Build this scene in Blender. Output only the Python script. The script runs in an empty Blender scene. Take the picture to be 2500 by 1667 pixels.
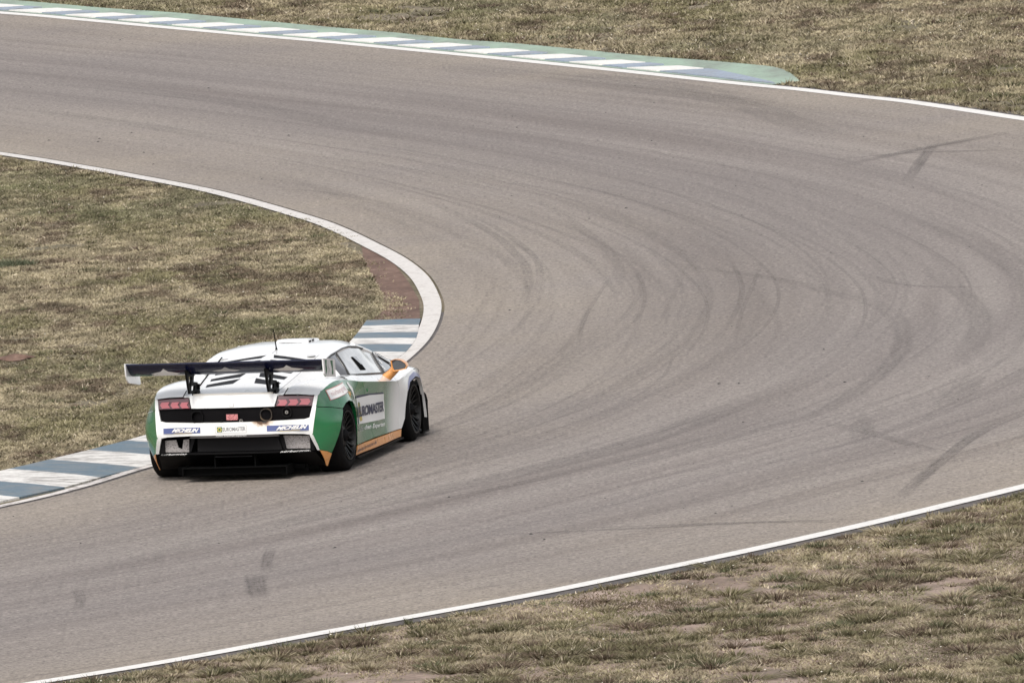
import bpy, bmesh, math, random
import numpy as np
from mathutils import Vector, Matrix
from mathutils.geometry import delaunay_2d_cdt

R = math.radians
SC = bpy.context.scene
COL = SC.collection
rng = np.random.default_rng(7)
random.seed(7)

# ------------------------------------------------------------------ camera
cam_data = bpy.data.cameras.new('camera')
cam = bpy.data.objects.new('camera', cam_data)
COL.objects.link(cam)
PITCH, ROLL = R(5.43413), R(3.56234)
_f = Vector((0, math.cos(PITCH), -math.sin(PITCH)))
_u = Vector((0, math.sin(PITCH), math.cos(PITCH)))
_r = Vector((1, 0, 0))
_r2 = _r * math.cos(ROLL) - _u * math.sin(ROLL)
_u2 = _r * math.sin(ROLL) + _u * math.cos(ROLL)
cam.matrix_world = Matrix(((_r2.x, _u2.x, -_f.x, 2.61499), (_r2.y, _u2.y, -_f.y, -150.0), (_r2.z, _u2.z, -_f.z, 15.41458), (0, 0, 0, 1)))
cam_data.sensor_width = 36.0
cam_data.lens = 536.273
cam_data.clip_start = 1.0
cam_data.clip_end = 6000.0
SC.camera = cam

# ------------------------------------------------------------------ sky and sun
SUN_DIR = Vector((-0.25, -0.88, 1.15)).normalized()
world = bpy.data.worlds.new('World')
SC.world = world
world.use_nodes = True
nt = world.node_tree
nt.nodes.clear()
out = nt.nodes.new('ShaderNodeOutputWorld')
bg = nt.nodes.new('ShaderNodeBackground')
sky = nt.nodes.new('ShaderNodeTexSky')
sky.sky_type = 'NISHITA'
sky.sun_disc = False
sky.sun_elevation = math.asin(SUN_DIR.z)
sky.sun_rotation = math.atan2(SUN_DIR.x, SUN_DIR.y)
sky.dust_density = 3.0
hs = nt.nodes.new('ShaderNodeHueSaturation')      # thin bright overcast: a paler sky
hs.inputs['Saturation'].default_value = 0.22
nt.links.new(sky.outputs[0], hs.inputs['Color'])
# soft broken cloud over the whole sky
tc = nt.nodes.new('ShaderNodeTexCoord')
mp = nt.nodes.new('ShaderNodeMapping'); mp.inputs['Scale'].default_value = (1, 1, 2.6)
nt.links.new(tc.outputs['Generated'], mp.inputs[0])
cn = nt.nodes.new('ShaderNodeTexNoise'); cn.inputs['Scale'].default_value = 2.2; cn.inputs['Detail'].default_value = 5; cn.inputs['Roughness'].default_value = .55
nt.links.new(mp.outputs[0], cn.inputs['Vector'])
cr = nt.nodes.new('ShaderNodeValToRGB')
cr.color_ramp.elements[0].position = .36; cr.color_ramp.elements[0].color = (.66, .67, .70, 1)
cr.color_ramp.elements[1].position = .64; cr.color_ramp.elements[1].color = (1.45, 1.43, 1.40, 1)
nt.links.new(cn.outputs['Fac'], cr.inputs[0])
cm = nt.nodes.new('ShaderNodeMix'); cm.data_type = 'RGBA'; cm.blend_type = 'MULTIPLY'; cm.inputs[0].default_value = 1.0
nt.links.new(hs.outputs[0], cm.inputs[6]); nt.links.new(cr.outputs[0], cm.inputs[7])
nt.links.new(cm.outputs[2], bg.inputs[0])
bg.inputs[1].default_value = 0.15
nt.links.new(bg.outputs[0], out.inputs[0])
sun_data = bpy.data.lights.new('sun', 'SUN')
sun_data.energy = 1.5
sun_data.angle = R(16)
sun_data.color = (1.0, 0.95, 0.88)
sun = bpy.data.objects.new('sun', sun_data)
COL.objects.link(sun)
sun.rotation_euler = (-SUN_DIR).to_track_quat('-Z', 'Y').to_euler()
SC.view_settings.view_transform = 'Standard'
SC.view_settings.look = 'None'
SC.view_settings.exposure = 0.42
SC.view_settings.gamma = 1.0
SC.view_settings.use_curve_mapping = False
SC.render.engine = 'CYCLES'
SC.cycles.max_bounces = 6

# ------------------------------------------------------------------ helpers
def tag(o, label=None, cat=None, group=None, kind=None):
    if label: o['label'] = label
    if cat: o['category'] = cat
    if group: o['group'] = group
    if kind: o['kind'] = kind
    return o

def mesh_obj(name, verts, faces, mat, parent=None, smooth=False, sharp=None, loc=None):
    me = bpy.data.meshes.new(name)
    me.from_pydata([tuple(map(float, v)) for v in verts], [], [tuple(map(int, f)) for f in faces])
    me.update()
    if smooth:
        for p in me.polygons: p.use_smooth = True
    if sharp: me.set_sharp_from_angle(angle=R(sharp))
    o = bpy.data.objects.new(name, me)
    if mat: me.materials.append(mat)
    COL.objects.link(o)
    if parent: o.parent = parent
    if loc: o.location = loc
    return o

class NT:
    """small node-tree writer"""
    def __init__(s, name):
        s.m = bpy.data.materials.new(name); s.m.use_nodes = True
        s.t = s.m.node_tree; s.b = s.t.nodes['Principled BSDF']; s.o = s.t.nodes['Material Output']
    def n(s, typ, **k):
        nd = s.t.nodes.new(typ)
        for a, v in k.items(): setattr(nd, a, v)
        return nd
    def l(s, a, b): s.t.links.new(a, b)
    def obj(s): return s.n('ShaderNodeTexCoord').outputs['Object']
    def mapped(s, vec, scale):
        m = s.n('ShaderNodeMapping'); m.inputs['Scale'].default_value = scale; s.l(vec, m.inputs[0]); return m.outputs[0]
    def noise(s, vec, scale, detail=3, rough=.55):
        n = s.n('ShaderNodeTexNoise'); n.inputs['Scale'].default_value = scale; n.inputs['Detail'].default_value = detail
        n.inputs['Roughness'].default_value = rough; s.l(vec, n.inputs['Vector']); return n.outputs['Fac']
    def ramp(s, fac, stops):
        r = s.n('ShaderNodeValToRGB'); e = r.color_ramp.elements
        while len(e) < len(stops): e.new(.5)
        for el, (p, c) in zip(e, stops):
            el.position = p; el.color = (c[0], c[1], c[2], 1) if not isinstance(c, (int, float)) else (c, c, c, 1)
        s.l(fac, r.inputs[0]); return r.outputs[0]
    def mix(s, fac, a, b, mode='MIX'):
        m = s.n('ShaderNodeMix', data_type='RGBA', blend_type=mode)
        for sock, v in ((m.inputs[0], fac), (m.inputs[6], a), (m.inputs[7], b)):
            if isinstance(v, (int, float)): sock.default_value = v
            elif isinstance(v, tuple): sock.default_value = (v[0], v[1], v[2], 1)
            else: s.l(v, sock)
        return m.outputs[2]
    def math(s, op, a, b=0.0, clamp=False):
        m = s.n('ShaderNodeMath', operation=op); m.use_clamp = clamp
        for sock, v in ((m.inputs[0], a), (m.inputs[1], b)):
            if isinstance(v, (int, float)): sock.default_value = v
            else: s.l(v, sock)
        return m.outputs[0]
    def bump(s, h, strength, dist=.01):
        b = s.n('ShaderNodeBump'); b.inputs['Strength'].default_value = strength; b.inputs['Distance'].default_value = dist
        s.l(h, b.inputs['Height']); s.l(b.outputs[0], s.b.inputs['Normal'])
    def base(s, c): s.l(c, s.b.inputs['Base Color'])
    def set(s, **k):
        for a, v in k.items():
            s.b.inputs[a.replace('_', ' ')].default_value = (v[0], v[1], v[2], 1) if isinstance(v, tuple) else v
        return s

def simple(name, col, rough=.5, metal=0.0, coat=0.0, spec=.5):
    t = NT(name); t.set(Base_Color=col, Roughness=rough, Metallic=metal, Coat_Weight=coat)
    t.b.inputs['Specular IOR Level'].default_value = spec
    if coat: t.b.inputs['Coat Roughness'].default_value = .05
    return t.m

def dirty(name, col, rough, amount=.12, scale=6, coat=0.0, metal=0.0, tint=(.25, .2, .16)):
    """paint or rubber with faint uneven dust on it"""
    t = NT(name); v = t.obj()
    f = t.noise(v, scale, 5, .6)
    f = t.ramp(f, [(.45, 0.0), (.75, amount)])
    t.base(t.mix(f, col, tint)); t.set(Roughness=rough, Metallic=metal, Coat_Weight=coat)
    t.b.inputs['Coat Roughness'].default_value = .06
    r = t.noise(v, scale * 2.3, 3); t.l(t.math('MULTIPLY_ADD', r, .25), t.b.inputs['Roughness'])
    t.b.inputs['Roughness'].default_value = rough
    for lk in list(t.t.links):
        if lk.to_socket == t.b.inputs['Roughness']:
            lk.from_node.inputs[2].default_value = max(0.02, rough - .12)
    return t.m

def sample(pts, step, closed=False):
    P = [np.array(p, float) for p in pts]
    if closed: P.append(P[0])
    o = []
    for a, b in zip(P[:-1], P[1:]):
        n = max(1, int(math.ceil(np.linalg.norm(b - a) / step)))
        for k in range(n): o.append(a + (b - a) * k / n)
    if not closed: o.append(P[-1])
    return np.array(o)

def spline(pts, step=.3):
    """Catmull-Rom through 2-D or 3-D points"""
    P = np.array(pts, float)
    P = np.vstack([2 * P[0] - P[1], P, 2 * P[-1] - P[-2]])
    o = []
    for i in range(1, len(P) - 2):
        p0, p1, p2, p3 = P[i - 1:i + 3]
        n = max(2, int(np.linalg.norm(p2 - p1) / step))
        for k in range(n):
            t = k / n
            o.append(.5 * (2 * p1 + (p2 - p0) * t + (2 * p0 - 5 * p1 + 4 * p2 - p3) * t * t + (3 * p1 - p0 - 3 * p2 + p3) * t ** 3))
    o.append(P[-2])
    return np.array(o)

def resample(P, n):
    P = np.array(P, float); d = np.concatenate([[0], np.cumsum(np.linalg.norm(np.diff(P, axis=0), axis=1))])
    t = np.linspace(0, d[-1], n)
    return np.stack([np.interp(t, d, P[:, k]) for k in range(P.shape[1])], 1)

def inside(pts, poly):
    poly = np.array(poly, float)[:, :2]; x, y = pts[:, 0], pts[:, 1]
    r = np.zeros(len(pts), bool)
    x1, y1 = poly[:, 0], poly[:, 1]; x2, y2 = np.roll(x1, -1), np.roll(y1, -1)
    for a, b, c, d in zip(x1, y1, x2, y2):
        if b == d: continue
        k = ((b > y) != (d > y)) & (x < (c - a) * (y - b) / (d - b) + a)
        r ^= k
    return r

class TPS:
    """smooth surface through scattered points"""
    def __init__(s, rows, lam=1e-5):
        rows = np.array(rows, float); s.c = rows[:, :2]; n = len(rows)
        A = np.zeros((n + 3, n + 3)); A[:n, :n] = s.k(s.c, s.c) + lam * np.eye(n)
        P = np.hstack([np.ones((n, 1)), s.c]); A[:n, n:] = P; A[n:, :n] = P.T
        s.w = np.linalg.solve(A, np.concatenate([rows[:, 2], np.zeros(3)]))
    def k(s, a, b):
        d = ((a[:, None] - b[None]) ** 2).sum(-1); return .5 * d * np.log(d + 1e-12)
    def __call__(s, u, v):
        q = np.stack([np.ravel(u), np.ravel(v)], -1).astype(float); n = len(s.c)
        return s.k(q, s.c) @ s.w[:n] + s.w[n] + q @ s.w[n + 1:]

def panel(name, outline, field, mat, parent=None, holes=(), step=.05, thick=0.0, off=0.0, sharp=35, inward=None):
    """outline in a surface's own 2-D coordinates, filled with a fine mesh laid on the surface; holes are real openings"""
    loops = [sample(outline, step, True)] + [sample(h, step, True) for h in holes]
    V, E = [], []
    for L in loops:
        b = len(V); V += [tuple(p) for p in L]; E += [(b + i, b + (i + 1) % len(L)) for i in range(len(L))]
    lo, hi = loops[0].min(0), loops[0].max(0)
    gx, gy = np.meshgrid(np.arange(lo[0] + step / 2, hi[0], step), np.arange(lo[1] + step / 2, hi[1], step))
    G = np.stack([gx.ravel(), gy.ravel()], 1)
    if len(G):
        k = inside(G, loops[0])
        for h in loops[1:]: k &= ~inside(G, h)
        G = G[k]
        allb = np.array(V)
        if len(G): G = G[(((G[:, None] - allb[None]) ** 2).sum(-1).min(1)) > (step * .45) ** 2]
    n0 = len(V)
    vv = [Vector(p) for p in V] + [Vector(p) for p in G]
    ov, oe, of, *_ = delaunay_2d_cdt(vv, E, [], 0, 1e-6)
    UV = np.array([(p.x, p.y) for p in ov])
    cen = np.array([UV[list(f)].mean(0) for f in of])
    k = inside(cen, loops[0])
    for h in loops[1:]: k &= ~inside(cen, h)
    F = [tuple(f) for f, q in zip(of, k) if q]
    P = field(UV[:, 0], UV[:, 1], off)
    # orient faces outward
    a, b, c = P[F[0][0]], P[F[0][1]], P[F[0][2]]
    P2 = field(UV[F[0][:1], 0], UV[F[0][:1], 1], off + .01)
    if np.dot(np.cross(b - a, c - a), P2[0] - P[F[0][0]]) < 0: F = [f[::-1] for f in F]
    if thick:
        Q = field(UV[:, 0], UV[:, 1], off - thick)
        n = len(P); cnt = {}
        for f in F:
            for i in range(3):
                e = (f[i], f[(i + 1) % 3]); cnt[e] = 1
        rim = [e for e in cnt if (e[1], e[0]) not in cnt]
        P = np.vstack([P, Q]); F = F + [(f[2] + n, f[1] + n, f[0] + n) for f in F] + [(e[1], e[0], e[0] + n, e[1] + n) for e in rim]
    return mesh_obj(name, P, F, mat, parent, smooth=True, sharp=sharp)

def strip(name, A, B, mat, parent=None, n=24, m=6, bulge=0.0, axis=2, flip=False, ease=0):
    """surface between two 3-D curves, with an outward bulge"""
    A, B = resample(A, n), resample(B, n)
    V, F = [], []
    for j in range(m + 1):
        t = j / m; P = A * (1 - t) + B * t; P[:, axis] += bulge * math.sin(math.pi * t) * (np.clip(np.arange(n) / ease, 0, 1) if ease else 1); V += list(P)
    for j in range(m):
        for i in range(n - 1):
            q = (j * n + i, j * n + i + 1, (j + 1) * n + i + 1, (j + 1) * n + i)
            F.append(q[::-1] if flip else q)
    return mesh_obj(name, V, F, mat, parent, smooth=True)

def box_vf(x0, x1, y0, y1, z0, z1):
    V = [(x0, y0, z0), (x1, y0, z0), (x1, y1, z0), (x0, y1, z0), (x0, y0, z1), (x1, y0, z1), (x1, y1, z1), (x0, y1, z1)]
    F = [(0, 3, 2, 1), (4, 5, 6, 7), (0, 1, 5, 4), (1, 2, 6, 5), (2, 3, 7, 6), (3, 0, 4, 7)]
    return V, F

def boxes(name, L, mat, parent=None, bevel=0.0):
    V, F = [], []
    for b in L:
        v, f = box_vf(*b); k = len(V); V += v; F += [tuple(i + k for i in q) for q in f]
    o = mesh_obj(name, V, F, mat, parent)
    if bevel:
        m = o.modifiers.new('bevel', 'BEVEL'); m.width = bevel; m.segments = 2
    return o

def prism(name, poly, x0, x1, mat, parent=None, holes=(), plane='YZ'):
    """extruded outline with openings"""
    if plane == 'YZ': fld = lambda u, v, o: np.stack([np.full(len(u), x1) + o, u, v], 1)
    elif plane == 'XZ': fld = lambda u, v, o: np.stack([u, np.full(len(u), x1) + o, v], 1)
    else: fld = lambda u, v, o: np.stack([u, v, np.full(len(u), x1) + o], 1)
    return panel(name, poly, fld, mat, parent, holes, step=.5, thick=x1 - x0, sharp=30)

def tube(name, pts, r, mat, parent=None, k=8, r2=None):
    P = [Vector(p) for p in pts]; V, F = [], []
    n = len(P)
    for i, p in enumerate(P):
        d = (P[min(i + 1, n - 1)] - P[max(i - 1, 0)]).normalized()
        a = d.orthogonal().normalized() if abs(d.z) > .95 else d.cross(Vector((0, 0, 1))).normalized()
        b = d.cross(a); rr = r if r2 is None else r + (r2 - r) * i / (n - 1)
        for j in range(k):
            t = 2 * math.pi * j / k; V.append(p + a * math.cos(t) * rr + b * math.sin(t) * rr)
    for i in range(n - 1):
        for j in range(k):
            F.append((i * k + j, i * k + (j + 1) % k, (i + 1) * k + (j + 1) % k, (i + 1) * k + j))
    F.append(tuple(range(k))[::-1]); F.append(tuple((n - 1) * k + j for j in range(k)))
    return mesh_obj(name, V, F, mat, parent, smooth=True, sharp=50)

def text_on(name, s, quad, field, mat, parent, off=.005, shear=0.0, bold=0.0, spacing=1.0):
    """lettering as a mesh laid on a surface; quad = top-left, top-right, bottom-right, bottom-left in the surface's 2-D coordinates"""
    cu = bpy.data.curves.new(name, 'FONT'); cu.body = s; cu.size = 1; cu.shear = shear; cu.offset = bold; cu.space_character = spacing
    cu.resolution_u = 3
    to = bpy.data.objects.new(name, cu)
    COL.objects.link(to)
    dg = bpy.context.evaluated_depsgraph_get()
    me = bpy.data.meshes.new_from_object(to.evaluated_get(dg))
    bpy.data.objects.remove(to); bpy.data.curves.remove(cu)
    co = np.array([v.co[:] for v in me.vertices]); lo, hi = co.min(0), co.max(0)
    u = (co[:, 0] - lo[0]) / (hi[0] - lo[0]); v = (co[:, 1] - lo[1]) / (hi[1] - lo[1])
    q = np.array(quad, float)
    P = (1 - v)[:, None] * ((1 - u)[:, None] * q[0] + u[:, None] * q[1]) * 0
    top = (1 - u)[:, None] * q[0] + u[:, None] * q[1]; bot = (1 - u)[:, None] * q[3] + u[:, None] * q[2]
    P = top * v[:, None] + bot * (1 - v)[:, None]
    W = field(P[:, 0], P[:, 1], off)
    F = [tuple(p.vertices) for p in me.polygons]
    bpy.data.meshes.remove(me)
    return mesh_obj(name, W, F, mat, parent)
# ------------------------------------------------------------------ ground plan (metres, car at the origin)
INNER = [(-17, 68), (-10, 55), (-6, 46.5), (-3.66, 41.11), (-2.64, 38.5), (-1.87, 36.38), (-0.81, 33.22), (0.27, 29.04), (0.67, 27.14), (1.05, 24.85),
         (1.38, 22.66), (1.61, 20.45), (1.73, 18.22), (1.77, 16.37), (1.71, 14.12), (1.56, 11.99), (1.25, 9.5), (0.72, 6.4), (-0.05, 3.6), (-1.07, 1.35),
         (-1.79, -0.43), (-2.48, -1.65), (-3.5, -3.1), (-5.2, -4.9), (-8, -7.5), (-14, -12)]
FAR = [(-22, 92), (-14, 81), (-8, 72.2), (-4.34, 65.89), (-3.13, 63.54), (-2.11, 61.45), (-0.77, 58.73), (0.35, 56.53), (1.6, 53.92), (2.85, 51.28), (4.43, 47.84), (5.7, 44.97),
       (6.47, 43.35), (7.15, 41.73), (7.7, 40.51), (8.37, 38.66), (9.06, 36.67)]
NEAR = [(-14, -26), (-7, -20.8), (-3.5, -18.2), (-1.77, -16.82), (-0.55, -15.73), (0.8, -14.26), (2.47, -12.51), (3.47, -11.3), (4.5, -9.99), (5.36, -8.79), (6.08, -7.74),
        (6.77, -6.65), (7.39, -5.68)]
BEND = [(10.3, 33.2), (11.6, 28), (12.7, 21), (13.2, 15), (12.8, 9), (11.5, 3), (9.6, -2)]
OUTER = FAR + BEND + NEAR[::-1]
inner_c, outer_c = spline(INNER, .4), spline(OUTER, .5)

def offset_line(P, d):
    T = np.gradient(P, axis=0); T /= np.linalg.norm(T, axis=1)[:, None]
    return P + np.stack([T[:, 1], -T[:, 0]], 1) * d      # positive = to the right of travel

def ribbon(name, P, w, z, mat, parent=None, uvscale=1.0):
    L = np.concatenate([[0], np.cumsum(np.linalg.norm(np.diff(P, axis=0), axis=1))])
    w = np.broadcast_to(w, len(P))
    T = np.gradient(P, axis=0); T /= np.linalg.norm(T, axis=1)[:, None]; N = np.stack([T[:, 1], -T[:, 0]], 1)
    V, F, UV = [], [], []
    for p, n_, l_, ww in zip(P, N, L, w):
        for s in (-.5, 0, .5):
            q = p + n_ * ww * s; V.append((q[0], q[1], z)); UV.append((l_, s + .5))
    for i in range(len(P) - 1):
        for j in range(2):
            a = i * 3 + j; F.append((a, a + 3, a + 4, a + 1)[::-1])
    o = mesh_obj(name, V, F, mat, parent)
    if o.data.polygons[0].normal.z < 0: o.data.flip_normals()
    uv = o.data.uv_layers.new(name='UVMap')
    for lp in o.data.loops: uv.data[lp.index].uv = UV[lp.vertex_index]
    return o

# ------------------------------------------------------------------ ground materials
def asphalt():
    t = NT('asphalt'); v = t.obj()
    uv = t.n('ShaderNodeUVMap').outputs[0]
    s = t.n('ShaderNodeSeparateXYZ'); t.l(uv, s.inputs[0])
    grain = t.noise(v, 26, 4, .7)
    grain2 = t.noise(v, 9, 2, .5)
    st1 = t.noise(t.mapped(uv, (.035, 1.1, 1)), 1.0, 5, .62)
    st2 = t.noise(t.mapped(uv, (.02, .32, 1)), 1.0, 3, .5)
    st3 = t.noise(t.mapped(uv, (.045, 3.6, 1)), 1.0, 4, .65)
    big = t.noise(v, .16, 3, .5)
    c = t.ramp(st1, [(.33, (.168, .144, .132)), (.5, (.228, .200, .184)), (.66, (.258, .229, .209))])
    c = t.mix(t.ramp(st2, [(.38, .42), (.52, 0.0)]), c, (.155, .135, .128))
    c = t.mix(t.ramp(st3, [(.36, .38), (.5, 0.0)]), c, (.15, .13, .122))
    # dusty margins, rubbered middle
    edge = t.ramp(s.outputs[1], [(0.0, .8), (.2, .42), (.42, .05), (.66, .03), (.86, .45), (1.0, .85)])
    sc = t.n('ShaderNodeMath', operation='DIVIDE'); t.l(s.outputs[1], sc.inputs[0]); sc.inputs[1].default_value = 11.0
    t.l(sc.outputs[0], edge.node.inputs[0])
    dust = t.math('MULTIPLY', edge, t.ramp(t.noise(v, .35, 4), [(.3, .35), (.65, 1.0)]))
    c = t.mix(dust, c, (.295, .252, .203))
    c = t.mix(t.ramp(big, [(.35, .25), (.6, 0.0)]), c, (.17, .15, .142))
    c = t.mix(1.0, c, t.ramp(grain, [(.3, .42), (.5, 1.0), (.7, 1.46)]), 'MULTIPLY')
    c = t.mix(1.0, c, t.ramp(grain2, [(.3, .84), (.7, 1.12)]), 'MULTIPLY')
    t.base(c); t.set(Roughness=.85); t.b.inputs['Specular IOR Level'].default_value = .25
    t.bump(grain, .35, .004)
    return t.m

def paint(name, col, worn, w0=.5, w1=.62, sc=(3, 12, 3)):
    """road paint, rubbed through to the surface below in places"""
    t = NT(name); v = t.obj()
    f = t.noise(t.mapped(v, sc), 1.4, 6, .68)
    f2 = t.noise(v, 1.1, 3)
    k = t.math('ADD', t.math('MULTIPLY', f, .8), t.math('MULTIPLY', f2, .2))
    c = t.mix(t.ramp(k, [(w0, 0.0), (w1, .85)]), col, worn)
    c = t.mix(1.0, c, t.ramp(t.noise(v, 24, 3), [(.3, .86), (.7, 1.06)]), 'MULTIPLY')
    t.base(c); t.set(Roughness=.7); return t.m

def soil():
    t = NT('dry_soil'); v = t.obj()
    c = t.ramp(t.noise(v, .8, 6, .6), [(.3, (.16, .112, .085)), (.5, (.27, .20, .16)), (.7, (.36, .275, .23))])
    c = t.mix(t.ramp(t.noise(v, 2.4, 4), [(.5, 0.0), (.66, .55)]), c, (.1, .085, .055))
    c = t.mix(1.0, c, t.ramp(t.noise(v, 14, 4, .65), [(.3, .7), (.7, 1.2)]), 'MULTIPLY')
    t.base(c); t.set(Roughness=.95); t.bump(t.noise(v, 12, 4), .6, .02); return t.m

def red_soil():
    t = NT('red_soil'); v = t.obj()
    c = t.ramp(t.noise(t.mapped(v, (2.2, 1, 1)), 1.6, 6, .65), [(.3, (.085, .046, .034)), (.52, (.14, .082, .06)), (.7, (.22, .142, .106))])
    c = t.mix(1.0, c, t.ramp(t.noise(v, 15, 3, .65), [(.3, .7), (.7, 1.2)]), 'MULTIPLY')
    t.base(c); t.set(Roughness=.95); t.bump(t.noise(v, 10, 4), .7, .02); return t.m

def grass_mat():
    t = NT('dry_grass')
    a = t.n('ShaderNodeAttribute'); a.attribute_name = 'tint'
    t.base(a.outputs['Color']); t.set(Roughness=.9); t.b.inputs['Specular IOR Level'].default_value = .12
    return t.m

def skid():
    t = NT('tyre_rubber_mark'); uv = t.n('ShaderNodeUVMap').outputs[0]
    s = t.n('ShaderNodeSeparateXYZ'); t.l(uv, s.inputs[0])
    across = t.ramp(s.outputs[1], [(0.0, 0.0), (.18, .9), (.5, .75), (.82, .95), (1.0, 0.0)])
    al = t.n('ShaderNodeAttribute'); al.attribute_name = 'fade'
    f = t.noise(t.mapped(uv, (.6, 5.0, 1)), 1.0, 5, .65)
    f = t.math('MULTIPLY', t.ramp(f, [(.3, .15), (.62, 1.0)]), across)
    f = t.math('MULTIPLY', f, al.outputs['Fac'])
    f = t.math('MULTIPLY', f, t.ramp(t.noise(t.obj(), 30, 2), [(.3, .5), (.6, 1.0)]))
    tr = t.n('ShaderNodeBsdfTransparent'); mx = t.n('ShaderNodeMixShader')
    t.set(Base_Color=(.06, .052, .052), Roughness=.8)
    t.l(f, mx.inputs[0]); t.l(tr.outputs[0], mx.inputs[1]); t.l(t.b.outputs[0], mx.inputs[2]); t.l(mx.outputs[0], t.o.inputs[0])
    return t.m

def turf():
    """the short dry turf away from the blades that are modelled one by one"""
    t = NT('dry_turf'); v = t.obj()
    c = t.ramp(t.noise(t.mapped(v, (1, .5, 1)), .5, 8, .68), [(.34, (.085, .066, .044)), (.46, (.135, .115, .07)), (.56, (.195, .16, .11)), (.68, (.245, .2, .145))])
    c = t.mix(1.0, c, t.ramp(t.noise(v, 9, 5, .7), [(.3, .55), (.7, 1.35)]), 'MULTIPLY')
    t.base(c); t.set(Roughness=.95); t.bump(t.noise(v, 9, 5, .7), .8, .04); return t.m
M_TURF = turf()
M_ASPH, M_SOIL, M_RED, M_GRASS, M_SKID = asphalt(), soil(), red_soil(), grass_mat(), skid()
M_LINE = paint('white_line_paint', (.68, .66, .63), (.36, .325, .30), .54, .72, (3, 9, 3))
M_LINE_DUSTY = paint('dusty_white_line_paint', (.585, .555, .525), (.40, .36, .325), .5, .7, (5, 3, 3))
M_LINE_WORN = paint('worn_white_line_paint', (.62, .58, .55), (.24, .21, .2), .47, .58, (4, 3, 3))
M_KW = paint('white_kerb_paint', (.66, .64, .61), (.24, .22, .205), .47, .60, (2.2, 7, 2))
M_KB = paint('blue_kerb_paint', (.105, .155, .195), (.20, .205, .205), .45, .62, (2.2, 7, 2))
M_FW = paint('far_white_kerb_paint', (.70, .68, .65), (.5, .47, .45), .58, .7)
M_FB = paint('pale_blue_kerb_paint', (.27, .32, .40), (.24, .25, .26), .44, .6)
M_GREEN = paint('pale_green_run_off_paint', (.29, .385, .30), (.20, .225, .19), .42, .62, (1.4, .45, 1))
M_EDGE = paint('dark_track_edge', (.062, .052, .049), (.13, .108, .095), .45, .65, (3, 3, 3))

# ------------------------------------------------------------------ ground, track
g = mesh_obj('ground', [(-1500, -400, -.012), (1500, -400, -.012), (1500, 3000, -.012), (-1500, 3000, -.012)], [(0, 1, 2, 3)], M_TURF)
tag(g, kind='structure')

def lm(P, marks, n):
    """resample a curve so that landmark points fall at the given fractions"""
    d = np.concatenate([[0], np.cumsum(np.linalg.norm(np.diff(P, axis=0), axis=1))])
    ds = [d[np.argmin(((P - np.array(m)) ** 2).sum(1))] for _, m in marks]; ts = [t for t, _ in marks]
    t = np.linspace(0, 1, n); s = np.interp(t, ts, ds); k = np.array([1, 4, 6, 4, 1.]) / 16
    for _ in range(40): s[2:-2] = sum(kk * s[i:n - 4 + i] for i, kk in enumerate(k))
    return np.stack([np.interp(s, d, P[:, k_]) for k_ in (0, 1)], 1)
NU, NV = 240, 28
IN = offset_line(inner_c, -.13)
OUT = offset_line(outer_c, -.02)
A = lm(IN, [(0, IN[0]), (.16, (-10, 55)), (.30, (-3.66, 41.1)), (.42, (.27, 29)), (.56, (1.77, 16.4)), (.72, (-.05, 3.6)), (.80, (-1.5, 0)), (.88, (-5.2, -4.9)), (1, IN[-1])], NU)
B = lm(OUT, [(0, OUT[0]), (.16, (.3, 56.8)), (.30, (5.7, 45.2)), (.42, (9.8, 35)), (.56, (13.1, 15.5)), (.72, (8.6, -3.6)), (.80, (6.4, -7.1)), (.88, (2.57, -12.1)), (1, OUT[-1])], NU)
V, F, UV = [], [], []
L = np.concatenate([[0], np.cumsum(np.linalg.norm(np.diff((A + B) / 2, axis=0), axis=1))])
for i in range(NU):
    for j in range(NV):
        t = j / (NV - 1); p = A[i] * (1 - t) + B[i] * t; V.append((p[0], p[1], 0)); UV.append((L[i], 11 * t))
for i in range(NU - 1):
    for j in range(NV - 1):
        a = i * NV + j; F.append((a, a + 1, a + NV + 1, a + NV))
track = mesh_obj('race_track', V, F, M_ASPH)
if track.data.polygons[0].normal.z < 0: track.data.flip_normals()
uv = track.data.uv_layers.new(name='UVMap')
for lp in track.data.loops: uv.data[lp.index].uv = UV[lp.vertex_index]
tag(track, 'grey asphalt race track sweeping round the left hand bend', kind='structure')
TRACK_POLY = np.vstack([A, B[::-1]])

# narrow dark strip outside the near line
e = ribbon('track_edge', offset_line(outer_c, -.20), .24, -.004, M_EDGE); tag(e, kind='structure')
e = ribbon('track_edge', offset_line(inner_c[inner_c[:, 1] < 16.2], -.2), .42, -.003, M_EDGE); tag(e, kind='structure')

# ------------------------------------------------------------------ painted edge lines
li = inner_c
hid = li[(li[:, 1] < 9.6)]
top = li[(li[:, 1] >= 9.3)]
wl = np.interp(top[:, 1], [12, 14, 18, 24, 30, 45, 70], [.19, .19, .2, .21, .19, .17, .17])
o = ribbon('edge_line', top, wl, .004, M_LINE_DUSTY); tag(o, 'white line round the inside of the bend beside the grass island', kind='structure')
o = ribbon('edge_line', hid, .13, .004, M_LINE_WORN); tag(o, 'worn white line along the foot of the near kerb', kind='structure')
o = ribbon('edge_line', outer_c, .215, .004, M_LINE); tag(o, 'white line round the outside of the bend, along the far and near edges of the track', kind='structure')

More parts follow.
